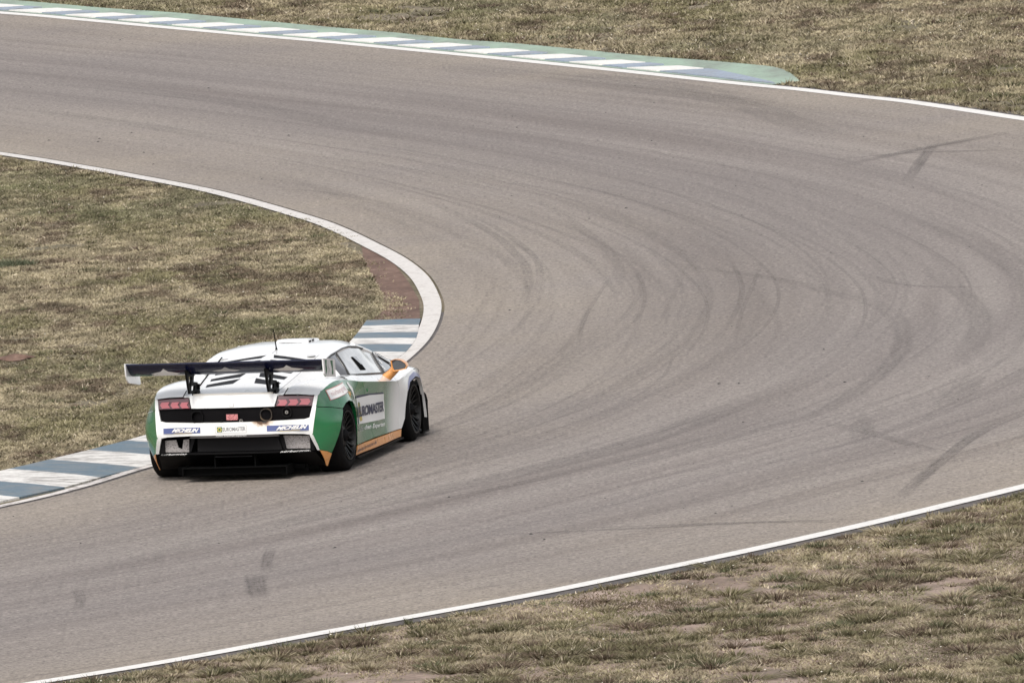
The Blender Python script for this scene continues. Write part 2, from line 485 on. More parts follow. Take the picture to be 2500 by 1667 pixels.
# ------------------------------------------------------------------ inner kerb: raised blocks
KL = [(1.64, 15.23), (1.62, 14.56), (1.61, 13.69), (1.59, 13.03), (1.55, 12.36), (1.48, 11.55)]
KG = [(1.05, 15.2), (1.01, 14.57), (.96, 13.8), (.91, 13.16), (.86, 12.5), (.76, 11.72)]
mid = spline([(1.55, 12.36), (1.48, 11.55), (1.12, 9.1), (.58, 6.1), (-.2, 3.3), (-1.17, 1.2), (-1.54, .47)], .1)
i0 = np.argmin(((mid - [1.48, 11.55]) ** 2).sum(1)); i1 = np.argmin(((mid - [-1.17, 1.2]) ** 2).sum(1))
hidL = resample(mid[i0:i1 + 1], 14)
w0, w1 = np.array(KG[-1]) - KL[-1], np.array((-2.08, 1.77)) - (-1.17, 1.2)
for q in range(1, 14):
    t = q / 13; KL.append(tuple(hidL[q])); wv = w0 * (1 - t) + w1 * t
    wv = wv / np.linalg.norm(wv) * (np.linalg.norm(w0) * (1 - t) + np.linalg.norm(w1) * t); KG.append(tuple(hidL[q] + wv))
KL += [(-1.54, .47), (-1.88, -.27), (-2.31, -.96), (-2.78, -1.66), (-3.3, -2.4), (-3.9, -3.1)]
KG += [(-2.46, 1.10), (-2.88, .40), (-3.33, -.31), (-3.8, -1.0), (-4.3, -1.7), (-4.85, -2.4)]
KZ = np.interp(range(len(KL)), [0, 6, 14, len(KL)], [.03, .04, .085, .085])
kerb = bpy.data.objects.new('kerb', None); COL.objects.link(kerb)
kerb.location = (0, 6, 0)
tag(kerb, 'raised blue and white striped kerb on the inside of the bend, left of the race car', 'kerb')
def block(i):
    a, b, c, d = [np.array(q) for q in (KL[i], KL[i + 1], KG[i + 1], KG[i])]
    za, zb = KZ[i], KZ[i + 1]; n = 5; V, F = [], []
    for r in range(n):
        t = r / (n - 1); h = t ** .8
        for e0, e1, z in ((a, d, za), (b, c, zb)):
            p = e0 * (1 - t) + e1 * t; V.append((p[0], p[1] - 6, .008 + (z - .008) * h))
    for r in range(n - 1): q = r * 2; F.append((q, q + 1, q + 3, q + 2))
    m = len(V)
    for x, y, z in list(V): V.append((x, y, -.03))
    ring = [0] + [r * 2 for r in range(1, n)] + [r * 2 + 1 for r in range(n - 1, -1, -1)]
    for p, q in zip(ring, ring[1:] + ring[:1]): F.append((p, q, q + m, p + m))
    o = mesh_obj('kerb_block', V, F, M_KB if i % 2 == 0 else M_KW, kerb)
    bm = bmesh.new(); bm.from_mesh(o.data); bmesh.ops.recalc_face_normals(bm, faces=bm.faces); bm.to_mesh(o.data); bm.free()
for i in range(len(KL) - 1): block(i)

# ------------------------------------------------------------------ far kerb: low blocks, then the green run-off behind them
FL = spline(FAR, .1)
d = np.concatenate([[0], np.cumsum(np.linalg.norm(np.diff(FL, axis=0), axis=1))])
T = np.gradient(FL, axis=0); T /= np.linalg.norm(T, axis=1)[:, None]; N = np.stack([-T[:, 1], T[:, 0]], 1)
def fl(s, off):
    p = np.array([np.interp(s, d, FL[:, 0]), np.interp(s, d, FL[:, 1])]); n_ = np.array([np.interp(s, d, N[:, 0]), np.interp(s, d, N[:, 1])])
    return p + n_ * off
RUN_EDGE = [(-22, 98), (-14, 86), (-8, 75.5), (-4.32, 68.43), (-3.6, 67.04), (-2.79, 65.41), (-1.83, 63.76), (-0.89, 61.8), (0.34, 59.25), (1.24, 57.49), (2.13, 55.48), (2.86, 54.17), (3.72, 52.38), (4.57, 50.54), (5.4, 49.03),
            (5.95, 47.92), (6.27, 47.14), (6.44, 45.8), (6.50, 44.6)]
s_end = d[np.argmin(((FL - [6.35, 44.0]) ** 2).sum(1))]
inn = [fl(s, .13) for s in np.arange(0, s_end, .5)]
edge = spline(RUN_EDGE, .4)
RUN_POLY = np.array([tuple(p) for p in inn] + [tuple(p) for p in edge[::-1]])
ro = panel('green_run_off', RUN_POLY, lambda u, v, o: np.stack([u, v, np.full(len(u), .004) + o], 1), M_GREEN, step=1.2)
tag(ro, 'pale green painted run off strip behind the far kerb', kind='structure')
fk = bpy.data.objects.new('kerb', None); COL.objects.link(fk); fk.location = (0, 55, 0)
tag(fk, 'low kerb of white and pale blue bars along the far edge of the track', 'kerb')
s0 = d[np.argmin(((FL - [4.10, 48.45]) ** 2).sum(1))]
def fblock(na, nb, fa, fb, m, tail=False):
    """one bar of the kerb: na-nb along the line side, fa-fb along the far side, slanting with the traffic"""
    P = [fl(na, .21), fl(nb, .21), fl(fb, .70), fl(fa, .70)]
    if tail: P = [fl(na, .21), fl(nb, .21), fl(nb - .2, .27), fl(na + 1.9, .52), fl(fa + .3, .70), fl(fa, .70)]
    n = len(P)
    zt = [.018, .018] + [.023] * (n - 2)
    V = [(p[0], p[1] - 55, z) for p, z in zip(P, zt)] + [(p[0], p[1] - 55, .0) for p in P]
    F = [tuple(range(n))] + [(i, i + n, (i + 1) % n + n, (i + 1) % n) for i in range(n)]
    o = mesh_obj('kerb_block', V, F, m, fk)
    bm = bmesh.new(); bm.from_mesh(o.data); bmesh.ops.recalc_face_normals(bm, faces=bm.faces); bm.to_mesh(o.data); bm.free()
per = 1.775
for q in range(16):
    z_ = s0 - per * q
    fblock(z_, z_ + .90, z_ + .56, z_ + 1.30, M_FW)
    if q: fblock(z_ + 1.02, z_ + 1.64, z_ + 1.42, z_ + 1.86, M_FB)
fblock(s0 + 1.0, s0 + 4.5, s0 + 1.42, s0 + 2.0, M_FB, True)

# ------------------------------------------------------------------ bare soil at the apex
SOIL = [(0.95, 25.3), (1.1, 24.6), (1.32, 22.52), (1.5, 19.93), (1.62, 17.6), (1.63, 15.3), (1.08, 15.4), (1.2, 16.3), (1.22, 18.57), (1.07, 21.36), (0.98, 23.32)]
bs = panel('bare_soil', SOIL, lambda u, v, o: np.stack([u, v, np.full(len(u), -.006) + o], 1), M_RED, step=.5)
tag(bs, 'reddish bare soil between the grass island and the white line', kind='structure')

# ------------------------------------------------------------------ tyre marks lying on the asphalt (parts of the track)
MARKS = [([(-2.26, -9.72), (0.12, -5.25), (1.78, -2.86), (3.07, -0.76), (3.96, 1.03), (4.88, 3.74), (5.6, 6.01), (5.87, 7.71)], .55, .42),
 ([(0.95, -6.32), (3.05, -2.81), (4.82, 0.72), (5.74, 2.76), (6.48, 6.84), (6.74, 10.02), (6.62, 13.07), (5.98, 17.14)], .26, .38),
 ([(-.6, -7.6), (1.6, -4.1), (3.3, -1.5), (4.6, .9), (5.5, 3.2)], .22, .35),
 ([(6.6, 31.36), (7.76, 33.33), (8.99, 34.98)], .26, .8), ([(6.52, 32.36), (7.58, 32.7), (8.88, 32.16)], .18, .75), ([(7.35, 28.64), (7.74, 32.71), (7.89, 34.2)], .17, .75),
 ([(6.06, -6.79), (6.63, -3.33), (7.11, -0.7), (7.66, 1.12)], .17, .85), ([(2.0, -7.1), (2.72, -7.16), (3.83, -7.3), (4.85, -7.44), (5.9, -8.05)], .12, .9),
 ([(3.01, -6.94), (4.24, -7.23), (5.26, -7.52), (6.07, -7.84)], .1, .85),
 ([(1.29, 31.88), (1.81, 29.67), (2.41, 25.71), (2.74, 22.08), (2.85, 19.29), (2.75, 16.19), (2.6, 14.25)], .13, .42),
 ([(2.85, 30.73), (3.33, 26.8), (3.78, 21.91), (3.86, 18.59), (3.7, 15.55)], .15, .3), ([(2.07, 28.89), (2.56, 25.6), (2.92, 21.96), (2.97, 19.2), (2.88, 16.62)], .1, .42),
 ([(-4.01, 53.64), (-1.3, 48.17), (0.72, 42.03), (1.82, 38.5)], .5, .3), ([(-3.87, 48.75), (-2.08, 44.54), (-0.36, 39.82)], .4, .3),
 ([(2.69, 50.0), (4.64, 45.9), (6.21, 41.19)], .5, .42), ([(3.25, 48.1), (4.61, 44.56), (5.67, 41.62), (6.85, 34.67)], .6, .38), ([(1.2, 52.6), (3.2, 48.4), (5.2, 43.6), (7.2, 37.2)], .5, .3),
 ([(2.01, -11.75), (2.55, -11.16)], .12, .6), ([(6.81, 2.08), (7.13, 3.67), (7.33, 5.37)], .35, .45), ([(5.41, 1.87), (5.94, 0.67), (6.8, -2.19), (7.52, -2.42)], .2, .4),
 ([(-0.66, 33.31), (0.24, 32.77), (1.03, 30.84)], .12, .4),
 ([(.16, -11.3), (.12, -10.3), (.1, -9.2)], .22, 1.0), ([(.2, -9.1), (.2, -8.0), (.24, -6.9)], .13, .8), ([(-1.5, -11.3), (-1.5, -10.3), (-1.56, -9.4)], .12, .7),
 ([(6.02, -1.3), (6.03, .3), (6.1, 2.1)], .3, .4), ([(8.0, 8), (8.3, 14), (7.9, 20), (7.0, 26)], .4, .3), ([(7.2, 6), (7.6, 12), (7.2, 18)], .3, .35),
 ([(6.4, 17.6), (7.1, 15.4), (8.4, 14.6)], .16, .4), ([(4.2, 20.5), (5.6, 17.2), (6.7, 13.0)], .2, .35)]
def skid_mark(pts, w, a):
    P = spline(pts, .35); o = ribbon('skid_mark', P, w, .0065, M_SKID, track)
    at = o.data.attributes.new('fade', 'FLOAT', 'POINT'); n = len(P)
    for i in range(n):
        t = i / (n - 1); f = .58 * a * min(1, t / .3, (1 - t) / .3)
        for j in range(3): at.data[i * 3 + j].value = f
for m in MARKS: skid_mark(*m)
def on_track(u, v):
    i = u * (NU - 1); i0 = min(int(i), NU - 2); f = i - i0
    a_, b_ = A[i0] * (1 - f) + A[i0 + 1] * f, B[i0] * (1 - f) + B[i0 + 1] * f
    return tuple(a_ * (1 - v) + b_ * v)
mr_ = np.random.default_rng(31)
for q in range(120):
    u0 = mr_.uniform(.27, .84); ln = mr_.uniform(.10, .28); v0 = mr_.uniform(.06, .93) if q % 3 else mr_.uniform(.07, .3); dv = mr_.normal(0, .05); bow = mr_.normal(0, .03)
    w_ = mr_.uniform(.035, .085) if q % 5 else mr_.uniform(.1, .17); a_ = mr_.uniform(.15, .42) if q % 5 else mr_.uniform(.1, .24)
    for off in ((0, .15) if q % 4 == 0 else (0,)):
        P_ = [on_track(min(.98, u0 + ln * t), min(.97, max(.03, v0 + off + dv * t + bow * 4 * t * (1 - t)))) for t in np.linspace(0, 1, 9)]
        skid_mark(P_, w_, a_)

# loose rubber crumbs on the asphalt
V, F = [], []
for _ in range(300):
    t = rng.random(); i = rng.integers(20, NU - 20); q = .05 + .9 * rng.random(); p = A[i] * (1 - q) + B[i] * q
    s = .004 + .011 * rng.random() ** 3; an = rng.random() * 6.28; k0 = len(V)
    for x, y, z in ((1, 0, 0), (-.6, .5, 0), (-.6, -.5, 0), (-.1, 0, .7)):
        V.append((p[0] + s * 2 * (x * math.cos(an) - y * math.sin(an)), p[1] + s * 2 * (x * math.sin(an) + y * math.cos(an)), .002 + s * z))
    F += [(k0, k0 + 1, k0 + 3), (k0 + 1, k0 + 2, k0 + 3), (k0 + 2, k0, k0 + 3)]
o = mesh_obj('rubber_crumbs', V, F, simple('tyre_rubber_crumb', (.03, .028, .028), .8)); tag(o, 'small dark crumbs of tyre rubber scattered over the asphalt', kind='stuff')

# ------------------------------------------------------------------ grass
def lattice(seed, n=257):
    return np.random.default_rng(seed).random((n, n))
def vnoise(x, y, scale, seed):
    g_ = lattice(seed); n = g_.shape[0] - 1
    u, v = x * scale, y * scale; i, j = np.floor(u).astype(int), np.floor(v).astype(int); a, b = u - i, v - j
    a, b = a * a * (3 - 2 * a), b * b * (3 - 2 * b); i0, j0, i1, j1 = i % n, j % n, (i + 1) % n, (j + 1) % n
    return (g_[i0, j0] * (1 - a) + g_[i1, j0] * a) * (1 - b) + (g_[i0, j1] * (1 - a) + g_[i1, j1] * a) * b
def fbm(x, y, scale, seed, oct=4):
    r, am, tot = 0, 1, 0
    for k in range(oct): r = r + am * vnoise(x, y, scale * 2 ** k, seed + k); tot += am; am *= .55
    return r / tot

STRAW, OLIVE, BROWN, GREEN, PALE = [np.array(c) for c in ((.312, .266, .178), (.195, .175, .10), (.128, .095, .07), (.135, .138, .078), (.44, .375, .285))]
def grass_object(name, label, X, Y, H, W, C, lean=1.9, LX=None, LY=None):
    n = len(X); an = rng.random(n) * 2 * np.pi; le = (.15 + rng.random(n) * lean) * H; la = rng.random(n) * 2 * np.pi
    bx, by = np.cos(an) * W * .5, np.sin(an) * W * .5
    V = np.empty((n, 3, 3)); z0 = -.014
    V[:, 0] = np.stack([X - bx, Y - by, np.full(n, z0)], 1); V[:, 1] = np.stack([X + bx, Y + by, np.full(n, z0)], 1)
    dx, dy = np.cos(la) * le, np.sin(la) * le
    if LX is not None: dx, dy = np.where(np.isnan(LX), dx, LX + dx * .3), np.where(np.isnan(LY), dy, LY + dy * .3)
    V[:, 2] = np.stack([X + dx, Y + dy, z0 + H], 1)
    me = bpy.data.meshes.new(name); me.vertices.add(n * 3); me.vertices.foreach_set('co', V.astype(np.float32).ravel())
    me.loops.add(n * 3); me.loops.foreach_set('vertex_index', np.arange(n * 3, dtype=np.int32))
    me.polygons.add(n); me.polygons.foreach_set('loop_start', np.arange(0, n * 3, 3, dtype=np.int32))
    me.update(calc_edges=True)
    at = me.attributes.new('tint', 'FLOAT_COLOR', 'POINT')
    c4 = np.ones((n, 3, 4), np.float32); c4[:, :, :3] = np.clip(C, 0, 1)[:, None, :]
    at.data.foreach_set('color', c4.ravel())
    me.materials.append(M_GRASS); o = bpy.data.objects.new(name, me); COL.objects.link(o)
    return tag(o, label, kind='stuff')

APEX = inner_c[(inner_c[:, 1] > 7) & (inner_c[:, 1] < 47)]
KERB_LINE = np.array([q for q in spline(KL, .25)])
KERB_POLY = np.array([(p[0], p[1]) for p in KL] + [(p[0], p[1]) for p in KG[::-1]])
def free(P, m=.0):
    k = ~inside(P, TRACK_POLY) & ~inside(P, KERB_POLY) & ~inside(P, RUN_POLY)
    lo = P[:, 1] < 15.6
    if lo.any():
        d2 = ((P[lo][:, None] - KERB_LINE[None]) ** 2).sum(-1).min(1); kk = k[lo]; kk &= d2 > .26 ** 2; k[lo] = kk
    near_line = (P[:, 0] > -5) & (P[:, 0] < 2.5) & (P[:, 1] > 8) & (P[:, 1] < 46)
    if near_line.any():
        q = P[near_line]; d2 = np.full(len(q), 9.0)
        for i in range(0, len(q), 20000): d2[i:i + 20000] = ((q[i:i + 20000, None] - APEX[None]) ** 2).sum(-1).min(1)
        lim = np.where((q[:, 1] > 14.5) & (q[:, 1] < 25.5), .34, .2) * (.8 + .4 * rng.random(len(q)))
        kk = k[near_line]; kk &= np.sqrt(d2) > lim; k[near_line] = kk
    s = inside(P, SOIL); pr = np.clip((fbm(P[:, 0], P[:, 1] * .5, 2.5, 90, 3) - .56) * 3 + (1.25 - P[:, 0]) * .9, .02, .8); k &= ~(s & (rng.random(len(P)) > pr))
    return k
def half_w(y): return (150 + y) * .0345 + 1.8
def scatter(n, x0, x1, y0, y1):
    return np.stack([rng.uniform(x0, x1, n), rng.uniform(y0, y1, n)], 1)
def frame_x(P):   # stay near the part of the ground the photograph shows
    return np.abs(P[:, 0] - 2.7) < half_w(P[:, 1])
NEAR_OUT = offset_line(outer_c, -.29)
NEAR_OUT = NEAR_OUT[np.argmin(((NEAR_OUT - [11.5, 3]) ** 2).sum(1)):][::-1]
VERGE_POLY = np.vstack([NEAR_OUT, [[30, 3], [30, -40], [-30, -40]]])

REGIONS = [((-2.4, 24.2), (1.6, 3.2), 'straw', .8), ((-1.4, 29.2), (1.5, 2.2), 'green', .75), ((-.1, 19.6), (1.5, 2.8), 'brown', 1.1), ((-2.8, 33.0), (1.1, 2.4), 'brown', .5),
           ((-.6, 12.5), (1.3, 3.0), 'green', .35), ((-2.6, 10.5), (1.0, 3.5), 'straw', .5), ((-2.4, 5.2), (.9, 2.0), 'brown', .5), ((.2, 26.2), (.8, 3.0), 'green', .5),
           ((1.0, 60.0), (3.0, 2.2), 'green', .6), ((7.5, 56.0), (2.6, 4.0), 'brown', .35), ((7.4, 47.2), (2.0, 2.6), 'green', .35), ((6.0, 51.5), (2.2, 2.4), 'straw', .4),
           ((5.8, -12.8), (1.5, 2.0), 'green', .3), ((5.5, -18.5), (1.6, 2.2), 'straw', .5), ((1.5, -18.2), (1.6, 1.8), 'straw', .3)]
def colour(P, seed, w):
    x, y = P[:, 0], P[:, 1]; n = len(P)
    a = fbm(x, y * .5, .9, seed, 5); b = fbm(x, y * .45, 2.2, seed + 10, 4); c = fbm(x, y * .5, .5, seed + 20, 4); r = rng.random(n)
    jx, jy = (fbm(x, y * .5, 1.3, seed + 70, 3) - .5) * 2.2, (fbm(x, y * .5, 1.3, seed + 80, 3) - .5) * 5
    reg = {'straw': np.zeros(n), 'green': np.zeros(n), 'brown': np.zeros(n)}
    for (cx, cy), (rx, ry), kind, st in REGIONS:
        reg[kind] += st * np.exp(-((x + jx - cx) / rx) ** 2 - ((y + jy - cy) / ry) ** 2)
    m = np.clip((a - .45) * 6 + .5 + (r - .5) * .7 + w + reg['straw'] - .4 * reg['brown'], 0, 1)[:, None]
    C = OLIVE * (1 - m) + STRAW * m
    k = np.clip((b - .56) * 8 + (r - .5) * .5 + reg['brown'], 0, 1)[:, None] * .8; C = C * (1 - k) + BROWN * k
    k = np.clip((c - .56) * 7 + (rng.random(n) - .5) * .6 + reg['green'], 0, 1)[:, None] * .6; C = C * (1 - k) + GREEN * k
    k = (rng.random(n) < .06)[:, None]; C = np.where(k, PALE * (.7 + .4 * rng.random(n))[:, None], C)
    cl = fbm(x, y * .42, 6.5, seed + 30, 3)
    return C * (np.clip(1 + (cl - .5) * 1.35, .55, 1.45) * (.82 + .36 * rng.random(n)))[:, None]

def field_of_grass(name, label, box, poly, dens, seed, hmin, hmax, width, tufts=0, th=(.06, .1), bare=.35, wcol=0.0, tr=(.05, .12), tb=70):
    area = (box[1] - box[0]) * (box[3] - box[2])
    P = scatter(int(area * dens), *box); P = P[frame_x(P)]
    if poly is not None: P = P[inside(P, poly)]
    P = P[free(P)]
    dn = fbm(P[:, 0], P[:, 1] * .6, 1.1, seed + 40, 4); P = P[rng.random(len(P)) < np.clip((dn - bare) * 6, .04, 1)]
    hgt = fbm(P[:, 0], P[:, 1] * .7, 1.5, seed + 50, 3)
    H = (hmin + (hmax - hmin) * rng.random(len(P))) * (.55 + .9 * hgt); W = width * (.6 + .8 * rng.random(len(P)))
    C = colour(P, seed, wcol); LX = np.full(len(P), np.nan); LY = LX.copy()
    if tufts:
        T = scatter(int(area * tufts), *box); T = T[frame_x(T)]
        if poly is not None: T = T[inside(T, poly)]
        T = T[free(T)]
        td = fbm(T[:, 0], T[:, 1] * .6, .9, seed + 60, 3); T = T[rng.random(len(T)) < np.clip((td - .3) * 3.5, .1, 1)]
        rad = rng.uniform(tr[0], tr[1], len(T)) * (.7 + .9 * rng.random(len(T)) ** 2); tall = rng.uniform(th[0], th[1], len(T)); shade = rng.random(len(T))
        idx = np.repeat(np.arange(len(T)), (tb * (rad / tr[1]) ** 1.3).astype(int) + 14)
        rr = np.sqrt(rng.random(len(idx))) * rad[idx]; an = rng.random(len(idx)) * 2 * np.pi
        Q = T[idx] + np.stack([np.cos(an) * rr, np.sin(an) * rr], 1)
        k = free(Q)
        if poly is not None: k &= inside(Q, poly)
        Q, idx, rr, an = Q[k], idx[k], rr[k], an[k]
        HQ = tall[idx] * (1 - .6 * (rr / rad[idx]) ** 2) * (.5 + .7 * rng.random(len(Q)))
        ll = rr * 1.1; LX = np.concatenate([LX, np.cos(an) * ll]); LY = np.concatenate([LY, np.sin(an) * ll])
        s = shade[idx][:, None]; base = np.where(s < .44, OLIVE * (.5 + s), np.where(s < .54, GREEN * (.35 + s * .8), np.where(s < .76, BROWN * (.5 + .7 * s), STRAW * (.4 + .55 * s))))
        CQ = base * (.78 + .44 * rng.random(len(Q)))[:, None]
        kk = (rng.random(len(Q)) < .06)[:, None]; CQ = np.where(kk, PALE * .9, CQ)
        P = np.vstack([P, Q]); H = np.concatenate([H, HQ]); W = np.concatenate([W, np.full(len(Q), width * .9)]); C = np.vstack([C, CQ])
    return grass_object(name, label, P[:, 0], P[:, 1], H, W, C, LX=LX, LY=LY)

INFIELD = np.vstack([offset_line(inner_c, .0), [[-40, -12], [-40, 68]]])
OUTFIELD = np.vstack([offset_line(outer_c, -.2), [[-30, -40], [40, -40], [40, 110], [-40, 110]]])
field_of_grass('dry_grass', 'dry olive and straw coloured grass covering the island inside the bend', (-7.5, 2.2, -5, 46), INFIELD, 3600, 11, .010, .028, .021, tufts=10, th=(.025, .06), bare=.2, tr=(.04, .13), tb=60)
field_of_grass('dry_grass', 'dry grass on the bank beyond the far kerb', (-7, 13, 33, 90), OUTFIELD, 1500, 23, .02, .05, .026, tufts=5, th=(.05, .10), bare=.24, wcol=.08, tr=(.06, .2), tb=50)
vs = panel('verge_soil', np.vstack([offset_line(NEAR_OUT[::4], .12), [[14, 3], [14, -27], [-14, -27]]]), lambda u, v, o: np.stack([u, v, np.full(len(u), -.008) + o], 1), M_SOIL, step=2.0)
tag(vs, 'pinkish dry earth of the verge under the tufted grass', kind='structure')
field_of_grass('tufted_grass', 'tufted dry grass and bare earth on the verge in the foreground', (-5.5, 11, -25, -1), VERGE_POLY, 2600, 37, .010, .032, .018, tufts=26, th=(.03, .085), bare=.30, wcol=.22, tr=(.04, .16), tb=170)

# a thick dark tuft near the left edge of the island and a low mound of turned earth
def grass_clump(label, x, y, r, h, n, base):
    a = rng.random(n) * 2 * np.pi; q = np.sqrt(rng.random(n)) * r
    X, Y = x + np.cos(a) * q, y + np.sin(a) * q * .8; H = h * (1 - .6 * (q / r) ** 2) * (.6 + .6 * rng.random(n))
    C = np.array(base) * (.6 + .8 * rng.random(n))[:, None]
    o = grass_object('grass_clump', label, X, Y, H, np.full(n, .014), C)
    del o['kind']; tag(o, label, 'grass clump'); return o
grass_clump('dark green clump of taller grass near the left edge of the island', -3.1, 25.1, .30, .10, 600, (.11, .12, .075))
V, F = [], []; n, m = 14, 5
for j in range(m):
    for i in range(n):
        t = i / n * 2 * math.pi; q = 1 - j / (m - 1) * .92; w_ = 1 + .25 * math.sin(3 * t + j) + .12 * math.sin(7 * t)
        V.append((math.cos(t) * .2 * q * w_, math.sin(t) * .22 * q * w_, .05 * (1 - q ** 1.6) + .008 * random.random() - .02))
for j in range(m - 1):
    for i in range(n): F.append((j * n + i, j * n + (i + 1) % n, (j + 1) * n + (i + 1) % n, (j + 1) * n + i))
F.append(tuple((m - 1) * n + i for i in range(n)))
o = mesh_obj('earth_mound', V, F, M_RED, smooth=True, loc=(-2.74, 13.6, .02)); tag(o, 'low mound of turned reddish earth in the grass left of the car', 'earth mound')

# white flower heads and bits of litter in the grass
V, F = [], []
for box, poly, n_ in (((-5, 2, 2, 40), INFIELD, 40), ((-5, 10, 44, 62), OUTFIELD, 170), ((-2, 8, -22, -6), VERGE_POLY, 90)):
    P = scatter(n_ * 3, *box); P = P[inside(P, poly)]; P = P[free(P)][:n_]
    for x, y in P:
        s = rng.uniform(.006, .012); z = rng.uniform(.03, .055); k0 = len(V)
        V += [(x - s, y, z), (x, y - s, z), (x + s, y, z), (x, y + s, z), (x, y, z + s * .8)]
        F += [(k0, k0 + 1, k0 + 4), (k0 + 1, k0 + 2, k0 + 4), (k0 + 2, k0 + 3, k0 + 4), (k0 + 3, k0, k0 + 4)]
o = mesh_obj('flower_heads', V, F, simple('pale_petals', (.62, .58, .5), .8)); tag(o, 'tiny pale flower heads scattered through the dry grass', kind='stuff')
# ------------------------------------------------------------------ race car
M_WHITE = dirty('white_car_paint', (.77, .77, .76), .3, .03, 3, coat=1.0)
M_ORANGE = dirty('orange_car_paint', (.74, .33, .10), .3, .08, 6, coat=.5)
M_NAVY = simple('navy_wing_paint', (.005, .007, .030), .25, coat=.2, spec=.2)
M_BLACK = simple('black_carbon', (.0045, .0042, .0045), .55, spec=.1)
M_GLOSSB = simple('black_panel', (.0035, .003, .0035), .5, spec=.06)
M_DARK = simple('dark_grey_plastic', (.0085, .008, .0085), .6, spec=.1)
M_GAP = simple('black_rubber', (.004, .004, .004), .9, spec=.05)
M_TYRE = simple('tyre_rubber', (.0055, .005, .0052), .8, spec=.1)
M_RIM = simple('dark_rim_metal', (.007, .007, .007), .35, spec=.22)
M_STEEL = simple('bare_steel', (.55, .53, .5), .3, metal=1.0)
M_GREYP = simple('grey_print', (.42, .42, .41), .5)
M_BLUEP = simple('blue_print', (.085, .11, .26), .45)
M_NAVYP = simple('navy_print', (.03, .035, .075), .45)
M_WHITEP = simple('white_print', (.82, .81, .79), .45)
M_GREENP = simple('green_print', (.03, .13, .06), .45)
M_YELP = simple('yellow_print', (.6, .47, .12), .45)
M_REDP = simple('faded_red_print', (.5, .22, .2), .5)
M_PINKP = simple('faded_pink_print', (.62, .5, .5), .5)
M_SILVER = simple('silver_print', (.5, .5, .5), .4)
M_LIGHTP = simple('light_side_glass_trim', (.05, .05, .05), .4)

def side_paint():
    """green flank fading into white towards the front wheel, speckled where it fades"""
    t = NT('green_to_white_car_paint'); v = t.obj(); s = t.n('ShaderNodeSeparateXYZ'); t.l(v, s.inputs[0])
    k = t.math('ADD', s.outputs[1], t.math('MULTIPLY', t.math('SUBTRACT', s.outputs[2], .45), -.55))
    k = t.math('DIVIDE', t.math('SUBTRACT', k, 1.48), .54)
    k = t.math('ADD', k, t.math('MULTIPLY', t.math('SUBTRACT', t.noise(v, 60, 2), .5), .12))
    k = t.ramp(k, [(0.0, 0.0), (1.0, 1.0)]); k.node.color_ramp.interpolation = 'EASE'
    c = t.mix(k, (.009, .148, .046), (.78, .78, .765))
    d = t.ramp(t.noise(v, 5, 5, .6), [(.5, 0.0), (.8, .1)])
    t.base(t.mix(d, c, (.25, .2, .16))); t.set(Roughness=.26, Coat_Weight=1.0); t.b.inputs['Coat Roughness'].default_value = .05
    return t.m
M_SIDE = side_paint()

def bumper_paint():
    """white bumper, scorched brown and black under the right hand exhaust"""
    t = NT('scorched_white_car_paint'); v = t.obj()
    mp = t.n('ShaderNodeMapping'); mp.inputs['Location'].default_value = (-.305 * 8.5, 0, -.592 * 16); mp.inputs['Scale'].default_value = (8.5, 0, 16); t.l(v, mp.inputs[0])
    ln = t.n('ShaderNodeVectorMath', operation='LENGTH'); t.l(mp.outputs[0], ln.inputs[0])
    k = t.math('ADD', ln.outputs['Value'], t.math('MULTIPLY', t.math('SUBTRACT', t.noise(v, 28, 4), .5), .9))
    c = t.ramp(k, [(.18, (.02, .015, .012)), (.5, (.16, .08, .04)), (.72, (.6, .49, .38)), (1.0, (.75, .75, .735))])
    t.base(c); t.set(Roughness=.3, Coat_Weight=.5); t.b.inputs['Coat Roughness'].default_value = .06
    return t.m
M_BUMP = bumper_paint()

def mesh_mat(name, a, b, scale):
    t = NT(name); v = t.obj()
    vo = t.n('ShaderNodeTexVoronoi'); vo.inputs['Scale'].default_value = scale; t.l(v, vo.inputs['Vector'])
    t.base(t.ramp(vo.outputs['Distance'], [(.25, a), (.5, b)])); t.set(Roughness=.5, Metallic=.3); return t.m
M_MESH = mesh_mat('grey_wire_mesh', (.17, .155, .15), (.36, .335, .325), 70)
M_BMESH = mesh_mat('black_wire_mesh', (.003, .003, .004), (.016, .016, .019), 60); M_BMESH.node_tree.nodes['Principled BSDF'].inputs['Specular IOR Level'].default_value = .1
M_RAINL = mesh_mat('rain_light_lens', (.24, .05, .055), (.62, .25, .25), 75)

def lens(name, col, rough, trans=.0):
    t = NT(name); t.set(Base_Color=col, Roughness=rough, Coat_Weight=.8); t.b.inputs['Coat Roughness'].default_value = .04; return t.m
M_LENSD = lens('dark_red_lens', (.085, .022, .028), .15)
M_LENSP = lens('pink_red_lens', (.38, .085, .10), .2)

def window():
    """milky polycarbonate, with a mottled cloud reflection painted into its colour"""
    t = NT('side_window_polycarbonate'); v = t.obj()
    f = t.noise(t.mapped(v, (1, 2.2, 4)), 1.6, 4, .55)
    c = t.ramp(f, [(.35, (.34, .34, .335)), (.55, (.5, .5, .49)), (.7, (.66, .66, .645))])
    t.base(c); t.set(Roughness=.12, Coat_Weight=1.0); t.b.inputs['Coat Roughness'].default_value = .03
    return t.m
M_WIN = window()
M_QWIN = simple('tinted_quarter_window', (.07, .066, .066), .1, coat=1.0)
M_SCREEN = simple('windscreen_glass', (.03, .033, .035), .06, coat=1.0)

